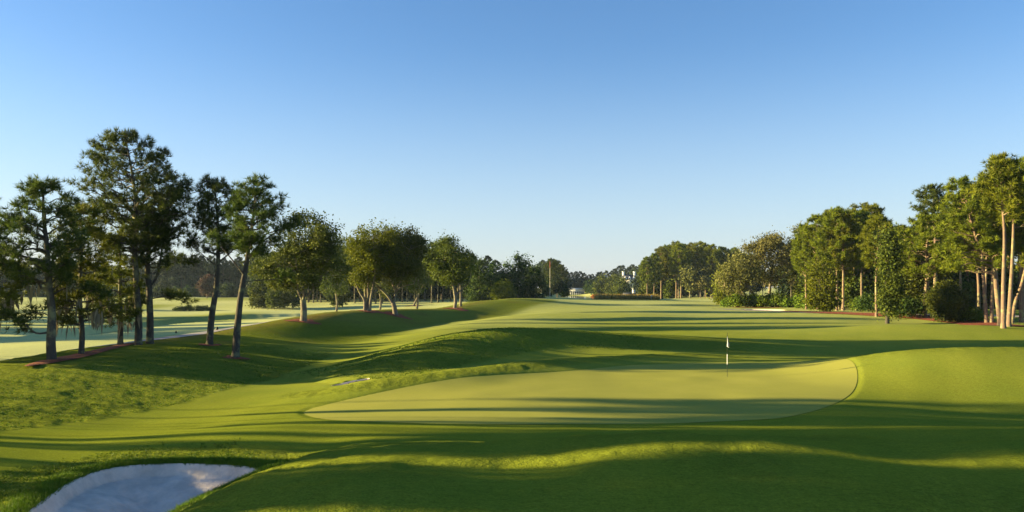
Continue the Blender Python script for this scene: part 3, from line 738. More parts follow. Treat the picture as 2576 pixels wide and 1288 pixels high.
add_broad((1147,776), [dict(p=[(1144,777),(1146,755),(1143,735),(1138,705)], r=.33, re=.15), dict(p=[(1146,745),(1153,725),(1150,700)], r=.2, root=0, re=.1, dy=1), dict(p=[(1146,750),(1160,728),(1178,715)], r=.15, root=0, re=.07), dict(p=[(1153,770),(1153,745),(1152,715)], r=.24, re=.1, y0=6, dy=6)],
    [(605,1108,1150),(618,1098,1170),(640,1080,1190),(660,1075,1200),(685,1080,1198),(700,1095,1190),(708,1120,1175)],
    "dark round crowned oak at the far end of the row beside the pale hump", dmin=120, group=GO, seed=5, m_cl=250, k=40, L=.27, crad=.95, forks=12)
# second-row crowns that rise behind the row
for q, (x, top, xl, xr, D, lb) in enumerate([(845, 560, 800, 885, 190, "thin topped oak rising in the gap behind the broad oak"), (955, 572, 900, 1010, 185, "dark oak crown rising behind the bright yellow green oak"),
                                          (1048, 585, 1010, 1085, 190, "tall dark oak with a ragged top behind the crooked oak")]):
    add_broad((x, 765), [dict(p=[(x,765),(x+3,735),(x-2,700)], r=.3, re=.2), dict(p=[(x-2,705),(x-12,680),(x-20,650)], r=.15, root=0), dict(p=[(x-2,705),(x+10,670),(x+16,640)], r=.15, root=0)],
        [(top, x-12, x+14),(top+15, xl+18, xr-14),(top+40, xl, xr),(top+75, xl-3, xr),(700, xl+5, xr-5),(712, xl+20, xr-20)], lb, D=D, seed=20+q, group="oaks behind the ridge row", m_cl=150, k=30, L=.33, crad=1.2, forks=8)
print("oaks", time.time()-T0)

# --- right-hand wood, front rank
GR = "sunlit pines along the mulched edge of the fairway wood"
RP = [
 # base, top, trunk, prof, label, kw
 ((2111,779),(2095,530),[(2107,730),(2104,659),(2100,600)],[(530,2085,2110),(550,2060,2130),(590,2040,2125),(640,2045,2120),(680,2060,2120)],"thin pale pine leaning slightly, first tall trunk past the spreading live oak",dict(r0=.2,nb=40)),
 ((2121,780),(2118,528),[(2122,700),(2121,620)],[(528,2105,2145),(550,2085,2160),(590,2080,2160),(630,2080,2155),(670,2085,2150),(690,2100,2140)],"straight pine with bright lower trunk close behind the thin leaning pine",dict(r0=.32,nb=52)),
 ((2154,780),(2168,515),[(2156,700),(2160,641),(2165,580)],[(515,2155,2190),(530,2140,2210),(570,2135,2215),(610,2135,2205),(650,2135,2190),(668,2150,2180)],"stout reddish trunked pine halfway along the mulch bed",dict(r0=.33,nb=52)),
 ((2172,779),(2180,560),[(2174,700),(2178,640)],[(560,2170,2190),(590,2160,2200),(640,2155,2200),(680,2160,2195)],"slim young pine just behind the reddish trunked pine",dict(r0=.16,nb=30,mat_f='oak_bright')),
 ((2205,797),(2212,545),[(2205,720),(2206,656),(2210,600)],[(548,2200,2225),(570,2180,2245),(610,2168,2250),(645,2172,2245),(670,2185,2235)],"slender pine on the grass in front of the vine covered tree",dict(r0=.18,nb=40,mat_f='pine_warm')),
 ((2325,800),(2335,545),[(2329,740),(2332,690),(2331,623)],[(545,2320,2350),(565,2280,2380),(600,2250,2400),(640,2243,2410),(670,2250,2400),(690,2270,2375)],"pine with a broad low crown standing before the dark shrubs",dict(r0=.3,nb=64,limbs_px=[dict(p=[(2331,665),(2355,662),(2380,655)],r=.06,n=6)])),
 ((2352,778),(2348,465),[(2352,650),(2352,560),(2348,510)],[(466,2340,2358),(480,2308,2375),(498,2302,2378),(515,2310,2372),(535,2325,2375),(560,2330,2375)],"tall pine whose dark crown stands up against the sky behind the others",dict(r0=.3,nb=46,D=118,mat_f='pine')),
 ((2463,802),(2450,500),[(2460,720),(2458,650),(2455,580)],[(500,2440,2465),(530,2420,2490),(580,2410,2490),(630,2415,2480),(655,2430,2470)],"slim pale pine, first trunk of the close group past the big bush",dict(r0=.19,nb=44)),
 ((2472,806),(2480,520),[(2478,730),(2481,640),(2482,580)],[(520,2465,2495),(560,2450,2510),(610,2450,2510),(640,2460,2500)],"thin pine crossing behind the slim pale pine",dict(r0=.16,nb=30)),
 ((2482,813),(2462,470),[(2476,730),(2469,640),(2465,560)],[(470,2450,2480),(490,2425,2500),(530,2400,2505),(580,2390,2500),(620,2400,2490)],"dark upper trunked pine leaning back at the front of the mulch",dict(r0=.22,nb=56)),
 ((2494,813),(2503,440),[(2497,720),(2500,609),(2502,520)],[(440,2492,2515),(460,2475,2530),(500,2460,2540),(560,2460,2540),(600,2470,2530)],"straight dark pine beside the big forked pine",dict(r0=.22,nb=50)),
 ((2517,820),(2420,455),[(2508,730),(2497,656),(2467,627),(2445,560)],[(455,2405,2440),(472,2388,2470),(500,2380,2480),(540,2378,2480),(590,2385,2490),(640,2380,2480),(675,2395,2460)],"big forked pine with a long bare limb arching over the mulch",dict(r0=.29,nb=70,limbs_px=[dict(p=[(2502,676),(2475,664),(2440,662),(2415,672),(2394,684)],r=.11,n=6,t0=.7,f=.6), dict(p=[(2450,664),(2462,648),(2472,637)],r=.05,f=0)])),
 ((2524,826),(2515,398),[(2526,720),(2527,594),(2520,500)],[(399,2508,2524),(415,2498,2540),(440,2475,2560),(480,2470,2570),(530,2485,2575)],"tallest straight pine of the wood, nearest the mulch edge",dict(r0=.21,nb=40)),
 ((2537,822),(2550,440),[(2542,730),(2546,650),(2548,558)],[(440,2540,2565),(470,2525,2590),(520,2525,2595),(555,2530,2590)],"pine right behind the tallest straight pine with pale side branches",dict(r0=.21,nb=36,limbs_px=[dict(p=[(2543,700),(2552,670),(2576,655)],r=.05,n=4)])),
 ((2545,800),(2620,430),[(2553,745),(2575,690),(2600,560)],[(430,2600,2640),(480,2570,2670),(560,2560,2680),(620,2580,2660)],"slanting pine leaning out of the picture behind the front trunks",dict(r0=.2,nb=40,D=92)),
 ((2571,811),(2576,405),[(2572,720),(2574,600),(2575,500)],[(405,2568,2584),(430,2550,2610),(480,2540,2620),(560,2545,2620),(600,2550,2610)],"dark trunked pine cut by the picture edge",dict(r0=.3,nb=50)),
]
for q, (b0, tp, tk, pf, lb, kw) in enumerate(RP):
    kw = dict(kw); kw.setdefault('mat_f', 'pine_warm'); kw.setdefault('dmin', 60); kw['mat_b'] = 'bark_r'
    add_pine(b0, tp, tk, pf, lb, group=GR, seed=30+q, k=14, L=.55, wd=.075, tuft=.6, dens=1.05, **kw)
print("right pines", time.time()-T0)

GLO = "spreading live oaks behind the leafy hedge"
add_broad((1935,752), [dict(p=[(1935,752),(1936,715),(1940,680),(1945,640)], r=.42, re=.2), dict(p=[(1939,690),(1965,680),(1990,672)], r=.16, root=0, re=.07), dict(p=[(1941,672),(1925,640),(1905,615)], r=.17, root=0, re=.08), dict(p=[(1942,660),(1965,630),(1985,612)], r=.15, root=0)],
    [(576,1905,1965),(590,1880,1990),(615,1858,2000),(645,1850,2005),(670,1850,2000),(690,1875,1990)],
    "silvery olive live oak with an upright mossy trunk above the leafy hedge", D=178, seed=40, mat_f='live_oak', group=GLO, m_cl=260, k=34, L=.36, crad=1.35, forks=16, moss=26)
add_broad((1915,756), [dict(p=[(1915,758),(1900,728),(1872,700),(1850,685),(1830,676)], r=.3, re=.12), dict(p=[(1872,700),(1862,680),(1850,660)], r=.13, root=0), dict(p=[(1885,712),(1895,690),(1900,670)], r=.12, root=0)],
    [(628,1835,1880),(645,1815,1900),(670,1803,1910),(700,1805,1900),(718,1815,1885)],
    "live oak reaching far out over the fairway on a slanting trunk", D=172, seed=41, mat_f='live_oak', group=GLO, m_cl=170, k=34, L=.36, crad=1.3, forks=10, moss=26)
add_broad((2025,752), [dict(p=[(2025,752),(2028,700),(2035,640)], r=.3, re=.15), dict(p=[(2028,700),(2010,660),(1995,640)], r=.14, root=0)],
    [(556,2005,2040),(580,1990,2060),(620,1985,2065),(660,1985,2060),(700,1990,2055),(720,2000,2045)],
    "ragged live oak with open dark branches between the hedge and the first pines", D=185, seed=42, mat_f='live_oak', group=GLO, m_cl=180, k=30, L=.36, crad=1.3, forks=12, moss=14)
add_broad((1960,748), [dict(p=[(1960,748),(1962,715),(1958,690)], r=.22, re=.1)],
    [(650,1940,1985),(670,1925,2010),(695,1925,2015),(712,1940,2005)], "smaller live oak at the back of the grassy gap", D=240, seed=43, mat_f='live_oak', group=GLO, m_cl=100, k=30, L=.45, crad=1.6, forks=8, moss=14)
add_broad((1825,756), [dict(p=[(1825,756),(1827,735),(1826,720)], r=.2, re=.1)],
    [(665,1815,1835),(690,1800,1850),(720,1798,1858),(745,1806,1850),(754,1815,1840)], "yellow green small tree at the fairway end of the leafy hedge", D=190, seed=44, mat_f='pine_warm', name='small_tree', m_cl=120, k=30, L=.4, crad=1.4, forks=5)
add_broad((2232,796), [dict(p=[(2232,797),(2233,700),(2235,600)], r=.22, re=.15)],
    [(565,2228,2244),(600,2222,2254),(650,2218,2258),(720,2222,2256),(755,2228,2252),(770,2232,2248)], "narrow dark tree wrapped in vines down to the ground", D=95, seed=45, mat_f='oak', mat_b='bark_p', name='vine_covered_tree', m_cl=170, k=40, L=.26, crad=.9, forks=6)
add_broad((2075,776), [dict(p=[(2075,776),(2073,750),(2070,730)], r=.12, re=.07), dict(p=[(2080,776),(2084,750),(2088,730)], r=.1, re=.06)],
    [(655,2050,2085),(680,2035,2100),(715,2028,2108),(745,2030,2105),(765,2040,2095)], "bushy bright green tree on short pale stems before the pine wood", D=135, seed=46, mat_f='oak_bright', name='bushy_tree', m_cl=160, k=34, L=.32, crad=1.0, forks=8)
add_broad((2285,790), [dict(p=[(2285,790),(2287,740),(2284,700)], r=.2, re=.1)], [(628,2272,2296),(655,2258,2312),(700,2254,2318),(745,2256,2316),(775,2262,2308)], "dark broadleaf tree filling the space between the vine covered tree and the broad pine", D=106, seed=48, mat_f='oak', name='broadleaf_tree', m_cl=130, k=34, L=.3, crad=1.0, forks=6)
add_broad((2390,806), [dict(p=[(2386,806),(2384,780),(2380,750)], r=.14, re=.07), dict(p=[(2425,803),(2425,770),(2420,740)], r=.2, re=.1)],
    [(708,2362,2392),(730,2348,2424),(762,2344,2432),(785,2350,2424),(798,2368,2412)], "large dense green bush spilling onto the mulch beside the pine group", D=97, seed=47, mat_f='oak', name='large_bush', cat='bush', m_cl=210, k=44, L=.24, crad=.75, forks=8)

def shrub_parts(rng, w_, d, h, k=24, n=60, L=.35):
    a = rng.uniform(0, 6.28, n); u = rng.uniform(.05, 1, n)**.5; x = np.cos(a)*u*w_/2; y = np.sin(a)*u*d/2
    top = h*(1-.55*u**2); z = rng.uniform(.15, 1, n)**.6*top; mb = MB()
    leaves(mb, np.c_[x, y, z], .16*h+.25, rng, k, L, 1.0, .6); return mb

def add_shrub(px, py, D, w_, h, label, group, mat_f='broad', L=.35, n=60, d=None, name='shrub', seed=0, k=24):
    rng = np.random.RandomState(seed+500); X = (px-CX)/F*D; Z = height(X, D)[0]
    o = shrub_parts(rng, w_, d or w_*.8, h, k, n, L).build(name, M[mat_f], None, tint=True, loc=(X, D, Z)); o.rotation_euler = (0, 0, 0)
    return tag(o, label, 'shrub', group)

HD = [(1838,172,3.6,2.2,"low shrub at the open fairway end of the leafy hedge"),(1858,170,4.2,2.9,"tall big leaved shrub under the slanting live oak trunk"),(1880,171,4.0,2.6,"broad leaved hedge shrub just past the slanting trunk"),
      (1900,171,3.8,2.5,"dense glossy shrub in the middle of the leafy hedge"),(1920,169,4.0,2.4,"hedge shrub in front of the upright live oak trunk"),(1942,170,4.4,3.0,"tallest rounded shrub just past the upright live oak trunk"),
      (1962,168,3.8,2.7,"dark hedge shrub next to the grassy gap"),(1979,167,3.2,1.9,"small shrub closing the hedge at the grassy gap"),(2012,166,3.4,2.4,"pale leaved shrub across the gap where the cart path leaves"),
      (2028,160,3.8,2.8,"shrub behind the cart path bend"),(2045,155,3.6,2.2,"dark shrub at the foot of the bushy bright tree")]
for q, (px, D, w_, h, lb) in enumerate(HD):
    add_shrub(px, 0, D, w_, h, lb, "big leaved shrubs of the hedge under the live oaks", n=80, L=.42, seed=q, k=22)
for q, (px, D, w_, h, mt) in enumerate([(2270,108,3.5,2.4,'broad'),(2285,104,4,2.8,'magnolia'),(2300,110,4.5,3.2,'broad'),(2262,112,4,3.5,'magnolia'),(2315,115,4,3,'broad'),(2190,125,4.5,3,'magnolia'),(2170,128,3.5,2.4,'broad'),(2345,112,4,3.2,'magnolia'),(2448,96,2.4,1.6,'broad')]):
    add_shrub(px, 0, D, w_, h, ["big leaved shrub just past the vine covered tree", "dark glossy shrub between two pale leafy shrubs past the vine covered tree", "tall leafy shrub short of the broad low crowned pine",
        "dark shrub tucked close behind the vine covered tree", "rounded shrub right beside the broad low crowned pine's trunk", "dark shrub behind the slender pine on the grass",
        "small pale shrub behind the reddish trunked pine", "dark shrub half behind the large green bush", "tiny shrub at the foot of the first slim pale pine"][q], "undergrowth shrubs of the pine wood", mat_f=mt, n=60, L=.3, seed=60+q, k=24)

# clump of dense evergreens at the end of the far hump
GC = "dense leafy evergreens clumped behind the pale hump"
CL = [(1205,752,640,1180,1232,232,"dark evergreen beside the end oak of the row"),(1238,754,668,1212,1262,236,"low bluish evergreen at the near side of the clump"),(1265,750,705,1240,1292,224,"small bright green evergreen at the front of the clump"),
      (1275,750,660,1248,1303,245,"evergreen with a rounded shoulder behind the small bright one"),(1302,749,648,1278,1330,240,"tall evergreen next to the spired one"),(1322,748,636,1300,1350,240,"tallest evergreen of the clump with a pointed spire"),
      (1345,749,662,1322,1371,236,"very dark evergreen closing the clump toward the pond"),(1185,756,660,1170,1205,240,"narrow evergreen half hidden by the end oak")]
for q, (x, y, top, xl, xr, D, lb) in enumerate(CL):
    H_ = y-top; add_broad((x, y), [dict(p=[(x,y+2),(x,y-H_*.4),(x+1,y-H_*.8)], r=.25, re=.1)],
        [(top, x-4, x+4),(top+H_*.12, x-10, x+10),(top+H_*.35, xl+5, xr-5),(top+H_*.65, xl, xr),(top+H_*.9, xl, xr),(y-1, xl+6, xr-6)], lb, D=D, seed=60+q, mat_f='magnolia' if q != 2 else 'oak_bright', name='evergreen_tree', group=GC, m_cl=110, k=30, L=.45, crad=1.4, forks=4, branches=False)
print("clump", time.time()-T0)

# ------------------------------------------------------------------ woods made of copied trees
def proto_pine(seed, H=20, bare=.55, W=3.2, dense=1.0, mat_f='far', mat_b='bark_p', k=9, L=.72, wd=.24, nb=44):
    rng = np.random.RandomState(seed); z0 = H*bare
    prof = [(z0, W*.5, W*.5), (z0+(H-z0)*.25, W*rng.uniform(.8, 1.1), W*rng.uniform(.8, 1.1)), (z0+(H-z0)*.6, W*rng.uniform(.7, 1), W*rng.uniform(.7, 1)), (z0+(H-z0)*.85, W*.55, W*.55), (H, .4, .4)]
    lean = rng.uniform(-.6, .6)
    tr, br, fo, C = pine_parts(rng, [(0, 0, 0), (lean*.3, 0, H*.35), (lean*.7, rng.uniform(-.3, .3), H*.7), (lean, 0, H)], .25, prof, nb=nb, k=k, L=L, wd=wd, tuft=.8, dens=1.0*dense, sub=(3, 5), sides=6)
    # trunk and its bare branches are one part on trees this far off
    tr.V += br.V; tr.F += [f+tr.n for f in br.F]; tr.T += br.T; tr.n += br.n
    return tr, fo, M[mat_f], M[mat_b]
def proto_broad(seed, H=14, low=.3, W=4.5, mat_f='far', m_cl=80, k=26, L=.75, mat_b='bark_o'):
    rng = np.random.RandomState(seed); z0 = H*low
    prof = [(z0, W*.6, W*.6), (z0+(H-z0)*.3, W, W), (z0+(H-z0)*.65, W*.85, W*.85), (H, W*.25, W*.25)]
    tr, br, fo, C = broad_parts(rng, [dict(p=[(0, 0, 0), (.1, 0, z0), (0, .2, z0+(H-z0)*.4)], r=.25, re=.15)], prof, m_cl=m_cl, k=k, L=L, crad=1.5, forks=3, shell=.3)
    return tr[0], fo, M[mat_f], M[mat_b]

class Proto:
    def __init__(s, parts):
        tr, fo, mf, mb = parts; s.t = None; s.tr, s.fo, s.mf, s.mb = tr, fo, mf, mb
    def place(s, name, x, y, sc, rz, label, group, sz=1.0):
        root = thing(name, (x, y, height(x, y)[0]-.1), label, 'tree', group, rz); root.scale = (sc, sc, sc*sz)
        if s.t is None:
            s.t = s.tr.build('trunk', s.mb, root, True); s.c = s.fo.build('crown', s.mf, root, tint=True)
        else:
            for p in (s.t, s.c):
                o = p.copy(); COL.objects.link(o); o.parent = root
        return root

rng = np.random.RandomState(5)
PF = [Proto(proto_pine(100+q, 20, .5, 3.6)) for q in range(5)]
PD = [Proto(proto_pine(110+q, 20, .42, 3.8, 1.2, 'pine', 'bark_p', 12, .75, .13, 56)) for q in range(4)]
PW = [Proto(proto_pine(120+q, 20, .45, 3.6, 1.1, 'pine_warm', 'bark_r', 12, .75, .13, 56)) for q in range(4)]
BF = [Proto(proto_broad(130+q)) for q in range(4)]
BW = [Proto(proto_broad(140+q, 12, .12, 4.5, 'oak')) for q in range(3)]
BM = [Proto(proto_broad(150+q, 10, .06, 4.0, 'magnolia')) for q in range(2)]
BL = [Proto(proto_broad(160+q, 14, .3, 5.0, 'live_oak')) for q in range(2)]
RL = Proto(proto_broad(170, 11, .25, 4.0, 'red_leaf'))
HP = {}
def wood(name, label, group, pxs, D, topy, protos, H0, jd=12, jt=8):
    """a row of trees whose tops reach about the given picture height"""
    for q, px in enumerate(pxs):
        d = D+rng.uniform(-jd, jd); x = (px-CX)/F*d; zt = CH-((topy(px) if callable(topy) else topy)+rng.uniform(-jt, jt)-HY)*d/F
        zg = height(x, d)[0]; H = max(zt-zg, 3); protos[rng.randint(len(protos))].place(name, x, d, H/H0, rng.uniform(0, 6.28), label, group)

# A: dark wood beyond the lower fairway
topA = lambda px: np.interp(px, [-150, 60, 200, 320, 420, 480, 560, 620, 700], [656, 655, 662, 668, 648, 642, 656, 652, 640])
wood('pine_tree', "dark pine in the wood across the lower fairway", "pines of the wood across the lower fairway", np.arange(-140, 700, 17)+rng.uniform(-6, 6, 50), 395, topA, PF, 20)
wood('broadleaf_tree', "dark broadleaf tree in the wood across the lower fairway", "broadleaf trees of the wood across the lower fairway", np.arange(-140, 720, 19)+rng.uniform(-6, 6, 46), 412, lambda p: topA(p)+14, BF, 14)
wood('broadleaf_tree', "low understory tree at the edge of the wood across the lower fairway", "understory trees across the lower fairway", np.arange(-140, 700, 26)+rng.uniform(-6, 6, 33), 385, lambda p: topA(p)+52, BF, 14, jt=6)
wood('broadleaf_tree', "low understory tree at the edge of the wood across the lower fairway", "understory trees across the lower fairway", np.arange(-140, 700, 21)+rng.uniform(-6, 6, 40), 404, lambda p: topA(p)+34, BF, 14, jt=6)
wood('small_tree', "low bushy tree along the foot of the wood across the lower fairway", "low bushy trees at the foot of the wood across the lower fairway", np.arange(-140, 690, 15)+rng.uniform(-4, 4, 56), 376, lambda p: 722, BM, 10, jd=6, jt=8)
RL.place('red_leaved_tree', (520-CX)/F*330, 330, .85, 1, "reddish brown tree in front of the dark wood beyond the leaning pines", None)
# B: stand of trunks behind the oak row
wood('pine_tree', "straight pine in the shaded stand behind the oak row", "pines in the shaded stand behind the oak row", np.arange(655, 1190, 17)+rng.uniform(-6, 6, 32), 262, lambda p: np.interp(p, [650, 760, 900, 1100, 1190], [640, 620, 612, 618, 640]), PD, 20, jd=22)
wood('broadleaf_tree', "shady understory tree behind the oak row", "understory trees behind the oak row", np.arange(650, 1190, 21)+rng.uniform(-6, 6, 26), 290, lambda p: 668, BF, 14, jd=10, jt=12)
wood('broadleaf_tree', "dark low tree filling the back of the stand behind the oak row", "dark low trees at the back of the oak row stand", np.arange(650, 1190, 19), 310, lambda p: 708, BM, 10, jd=8, jt=8)
wood('pine_tree', "pine at the back of the stand behind the oak row", "back pines of the stand behind the oak row", np.arange(640, 1260, 19), 320, lambda p: np.interp(p, [650, 900, 1200, 1260], [640, 635, 650, 655]), PF, 20, jd=12)
wood('broadleaf_tree', "dark low tree filling the back of the stand behind the oak row", "dark low trees at the back of the oak row stand", np.arange(640, 1260, 22), 335, lambda p: 690, BF, 14, jd=6)
for px, lb in [(650, "sunlit small tree just past the lone leaning pine"), (668, "yellowish small tree under the near side of the broad oak"), (690, "leafy small tree behind the limb of the broad oak"), (712, "small tree close to the trunk of the broad oak, on its pine side"),
               (735, "small tree right behind the fork of the broad oak"), (840, "small tree in the gap past the broad oak"), (862, "small tree just short of the many stemmed bright oak")]:
    wood('small_tree', lb, "small trees at the open edge of the stand", [px], 225, lambda p: 712, BW, 12, jd=6, jt=10)
# D: far wood round the pond and houses
topD = lambda px: np.interp(px, [1370, 1395, 1412, 1430, 1450, 1480, 1530, 1560, 1600, 1640], [655, 652, 668, 684, 682, 688, 683, 672, 668, 660])
wood('pine_tree', "distant pine in the wood beyond the pond", "distant pines beyond the pond", list(np.arange(1360, 1650, 11)+rng.uniform(-4, 4, 27)), 600, topD, PF, 20, jd=20, jt=4)
wood('broadleaf_tree', "distant rounded tree in the wood beyond the pond", "distant rounded trees beyond the pond", list(np.arange(1360, 1650, 13)+rng.uniform(-4, 4, 23)), 575, lambda p: topD(p)+14, BF+BM, 14, jd=12, jt=5)
for px, D, top in [(1378, 330, 690), (1402, 300, 700), (1417, 320, 712), (1416, 420, 702)]:
    wood('broadleaf_tree', "dark rounded tree on the bank beside the pond", "dark rounded trees on the pond bank", [px], D, top, BM+BF, 12, jd=3, jt=2)
for px, D, top in [(1385, 360, 652), (1400, 370, 655), (1412, 365, 668)]:
    wood('pine_tree', "pine rising on the near bank beside the dark clump", "pines on the near pond bank", [px], D, top, PD, 20, jd=3, jt=1)
for px, D, top in [(1482, 565, 700), (1500, 538, 703), (1512, 530, 700), (1528, 530, 704), (1545, 500, 698), (1556, 480, 706), (1566, 455, 702), (1580, 470, 714), (1610, 470, 700), (1622, 450, 706)]:
    wood('broadleaf_tree', "leafy tree standing before the distant houses", "leafy trees before the distant houses", [px], D, top, BM+BW, 11, jd=3, jt=3)
# E: middle wood
topE = lambda px: np.interp(px, [1600, 1640, 1665, 1700, 1740, 1780, 1800, 1820, 1850, 1870, 1900], [668, 645, 625, 614, 612, 614, 625, 618, 625, 640, 640])
wood('pine_tree', "tall pine of the sunlit stand across the far fairway", "tall pines of the stand across the far fairway", list(np.array([1628, 1645, 1661, 1663, 1680, 1695, 1701, 1707, 1713, 1726, 1742, 1758, 1775, 1792, 1806, 1826, 1848, 1866, 1890])), 338, topE, PW, 20, jd=14, jt=5)
wood('pine_tree', "dark pine at the back of the stand across the far fairway", "back pines of the stand across the far fairway", list(np.arange(1620, 1900, 14)), 375, lambda p: topE(p)+8, PD, 20, jd=8, jt=6)
wood('small_tree', "yellow green small tree under the pines across the far fairway", "small trees under the pines across the far fairway", [1625, 1640, 1652, 1672, 1684, 1722, 1742, 1762, 1785, 1805], 345, lambda p: 705, BW, 12, jd=8, jt=16)
wood('broadleaf_tree', "greyish live oak under the pines across the far fairway", "live oaks under the pines across the far fairway", [1735, 1762, 1788, 1812, 1838], 325, lambda p: 668, BL, 14, jd=5, jt=8)
wood('broadleaf_tree', "shady tree filling the back of the stand across the far fairway", "shady trees at the back of the far stand", list(np.arange(1615, 1920, 16)), 392, lambda p: 690, BF, 14, jd=6, jt=8)
# F: depth of the right-hand wood
topF = lambda px: np.interp(px, [1990, 2040, 2090, 2130, 2200, 2240, 2300, 2380, 2450, 2520, 2700], [580, 560, 535, 530, 525, 570, 560, 545, 480, 440, 420])
wood('pine_tree', "tall pine in the depth of the wood beside the fairway", "tall pines in the depth of the fairway wood", list(np.arange(2035, 2760, 22)+rng.uniform(-8, 8, 33)), 150, topF, PW, 20, jd=10, jt=12)
wood('pine_tree', "shaded pine deep in the wood beside the fairway", "shaded pines deep in the fairway wood", list(np.arange(1990, 2850, 24)), 190, lambda p: topF(p)+22, PD, 20, jd=12, jt=10)
wood('broadleaf_tree', "understory tree in the wood beside the fairway", "understory trees in the fairway wood", list(np.arange(2050, 2420, 26))+list(np.arange(2440, 2760, 60)), 158, lambda p: 668, BW+BM, 11, jd=10, jt=18)
wood('broadleaf_tree', "dark tree closing the back of the wood beside the fairway", "dark trees at the back of the fairway wood", list(np.arange(1980, 2860, 30)), 225, lambda p: 655, BF, 14, jd=6, jt=10)
wood('broadleaf_tree', "low leafy tree at the back of the wood beyond the road", "low leafy trees beyond the road", list(np.arange(1985, 2860, 34)), 215, lambda p: 712, BM+BW, 11, jd=6, jt=8)
print("woods", time.time()-T0, len(bpy.data.objects))

# pines outside the frame on the sun side, whose shadows stripe the course
GS = "pines standing along the sun side of the course"
sun_h = Vector((-math.sin(R(SUN_AZ)), math.cos(R(SUN_AZ))))
PT = [Proto(proto_pine(180+q, 20, .64, 3.4, 1.1, 'pine', 'bark_p', 9, .62, .18, 44)) for q in range(2)]
def shade(xs, y, H, narrow=1.0, hi=False):
    """a pine whose crown shadow starts at (xs, y) and runs on away from the sun"""
    narrow = narrow*(.62 if 12.6 < y < 25 and narrow > .19 else 1); d = (.64 if hi else .42)*H/math.tan(R(SUN_EL)); x = xs+sun_h.x*d; yy = y+sun_h.y*d; sc = H/20*narrow
    if x > -.66*yy-4: print("in view:", xs, y, H)
    pr = PT if hi else PD
    pr[rng.randint(len(pr))].place('pine_tree', x, yy, sc, rng.uniform(0, 6.28), "tall pine standing on the sun side of the course", GS, sz=1/narrow)
for a in [(-8, 12.4, 16, .3), (-5, 14.0, 15, .2), (-6, 16.8, 16, .55), (-1, 18.6, 17, .5), (3, 20.6, 18, .45), (7, 22.0, 20, .4), (0, 12.0, 18, .4), (8, 11.6, 20, .35), (4, 16.9, 18, .45), (6, 18.9, 18, .35),
          (-4, 25.4, 13, .30), (4, 26.3, 15, .25), (-5, 28.6, 13, .16), (-20, 20.5, 12, .16), (-16, 22.4, 14, .18), (-22, 24.0, 12, .15), (-14, 18.8, 12, .2)]: shade(*a)
for a in [(12, 20.6, 24, .5), (13, 22.6, 25, .5), (13, 18.0, 22, .4), (16, 24.8, 26, .45), (18, 27.2, 27, .45), (18, 29.4, 28, .35), (22, 21, 26, .45), (20, 17, 24, .45), (17, 12.5, 22, .4), (10, 15.2, 20, .2), (5, 15.0, 22, .14), (16, 14.6, 24, .16), (3, 15.6, 21, .22), (13, 15.8, 23, .3)]: shade(*a, hi=True)
for y in (43, 44.8, 46.6, 48.4, 50.2, 52, 53.6): shade((-17.5 if y < 46 else -24.5)+rng.uniform(-1, 1), y, rng.uniform(8.2, 9.2), .95)
shade(-24, 55.6, 8.5, .9, hi=True)
for y in (58, 60.5, 63, 65.5, 68): shade(-22+rng.uniform(-1, 1), y, rng.uniform(9.4, 10.4), .9, hi=True)
for a in [(18, 86, 28, .45), (24, 89, 29, .5), (12, 97, 27, .3), (30, 62, 30, .6), (34, 58.5, 30, .6)]: shade(*a, hi=True)
for q in range(46):
    d = rng.uniform(96, 230) if q < 28 else rng.uniform(98, 150); x = -.66*d-rng.uniform(14, 60)
    (PD+PF)[rng.randint(9)].place('pine_tree', x, d, rng.uniform(.6, .95), rng.uniform(0, 6.28), "tall pine standing on the sun side of the lower fairway", "pines on the sun side of the lower fairway")

# ------------------------------------------------------------------ mulch
def mulch_ring(px, py, dmin, r, label):
    X, D, Z = hit(px, py, dmin); t = np.linspace(0, 6.283, 14, endpoint=False); rr = r*(1+.22*np.sin(3*t+px)+.12*np.cos(5*t))
    tag(sheet("mulch_ring", np.c_[X+np.cos(t)*rr, D+np.sin(t)*rr], M['mulch'], .05, 6, lambda x, y: .05*vnoise(x*4, y*4), 2), kind='structure')
for px, py, dm, r in [(763,808,70,1.7),(923,782,90,2.2),(995,793,90,2.0),(1040,770,110,2.4),(1147,777,120,2.0),(592,901,38,.8),(527,869,45,.8)]:
    mulch_ring(px, py, dm, r, "")
def on(px, py, dmin): X, D, Z = hit(px, py, dmin); return (X, D)
tag(ribbon("mulch_strip", [on(62,926,34), on(110,914,36), on(160,905,38), on(215,893,40), on(270,879,42), on(318,868,45), on(352,866,48)], [.15,.55,.7,.6,.5,.45,.2], M['mulch'], .06, 8, .04, .06), kind='structure')
RB = smooth_open([(26.5,102.5),(35,98),(43,95),(50,90),(54.5,83.5),(58,77.5),(64,73),(72,70)], 4)
tag(ribbon("mulch_bed", [(47.5,136),(50,125),(52,115),(54,106),(54.5,97),(54,89),(53.5,81),(55,75.5),(62,70)], [2.2,2.6,2.6,2.2,2.2,2.8,3.6,4.2,4], M['mulch'], .05, 12, .02, .08), kind='structure')
tag(ribbon("mulch_bed", [on(1845,773,140), on(1900,774,140), on(1960,773,140), on(2010,771,140)], [1.2,2.2,2.2,1.4], M['mulch'], .05, 6, .02, .08), kind='structure')

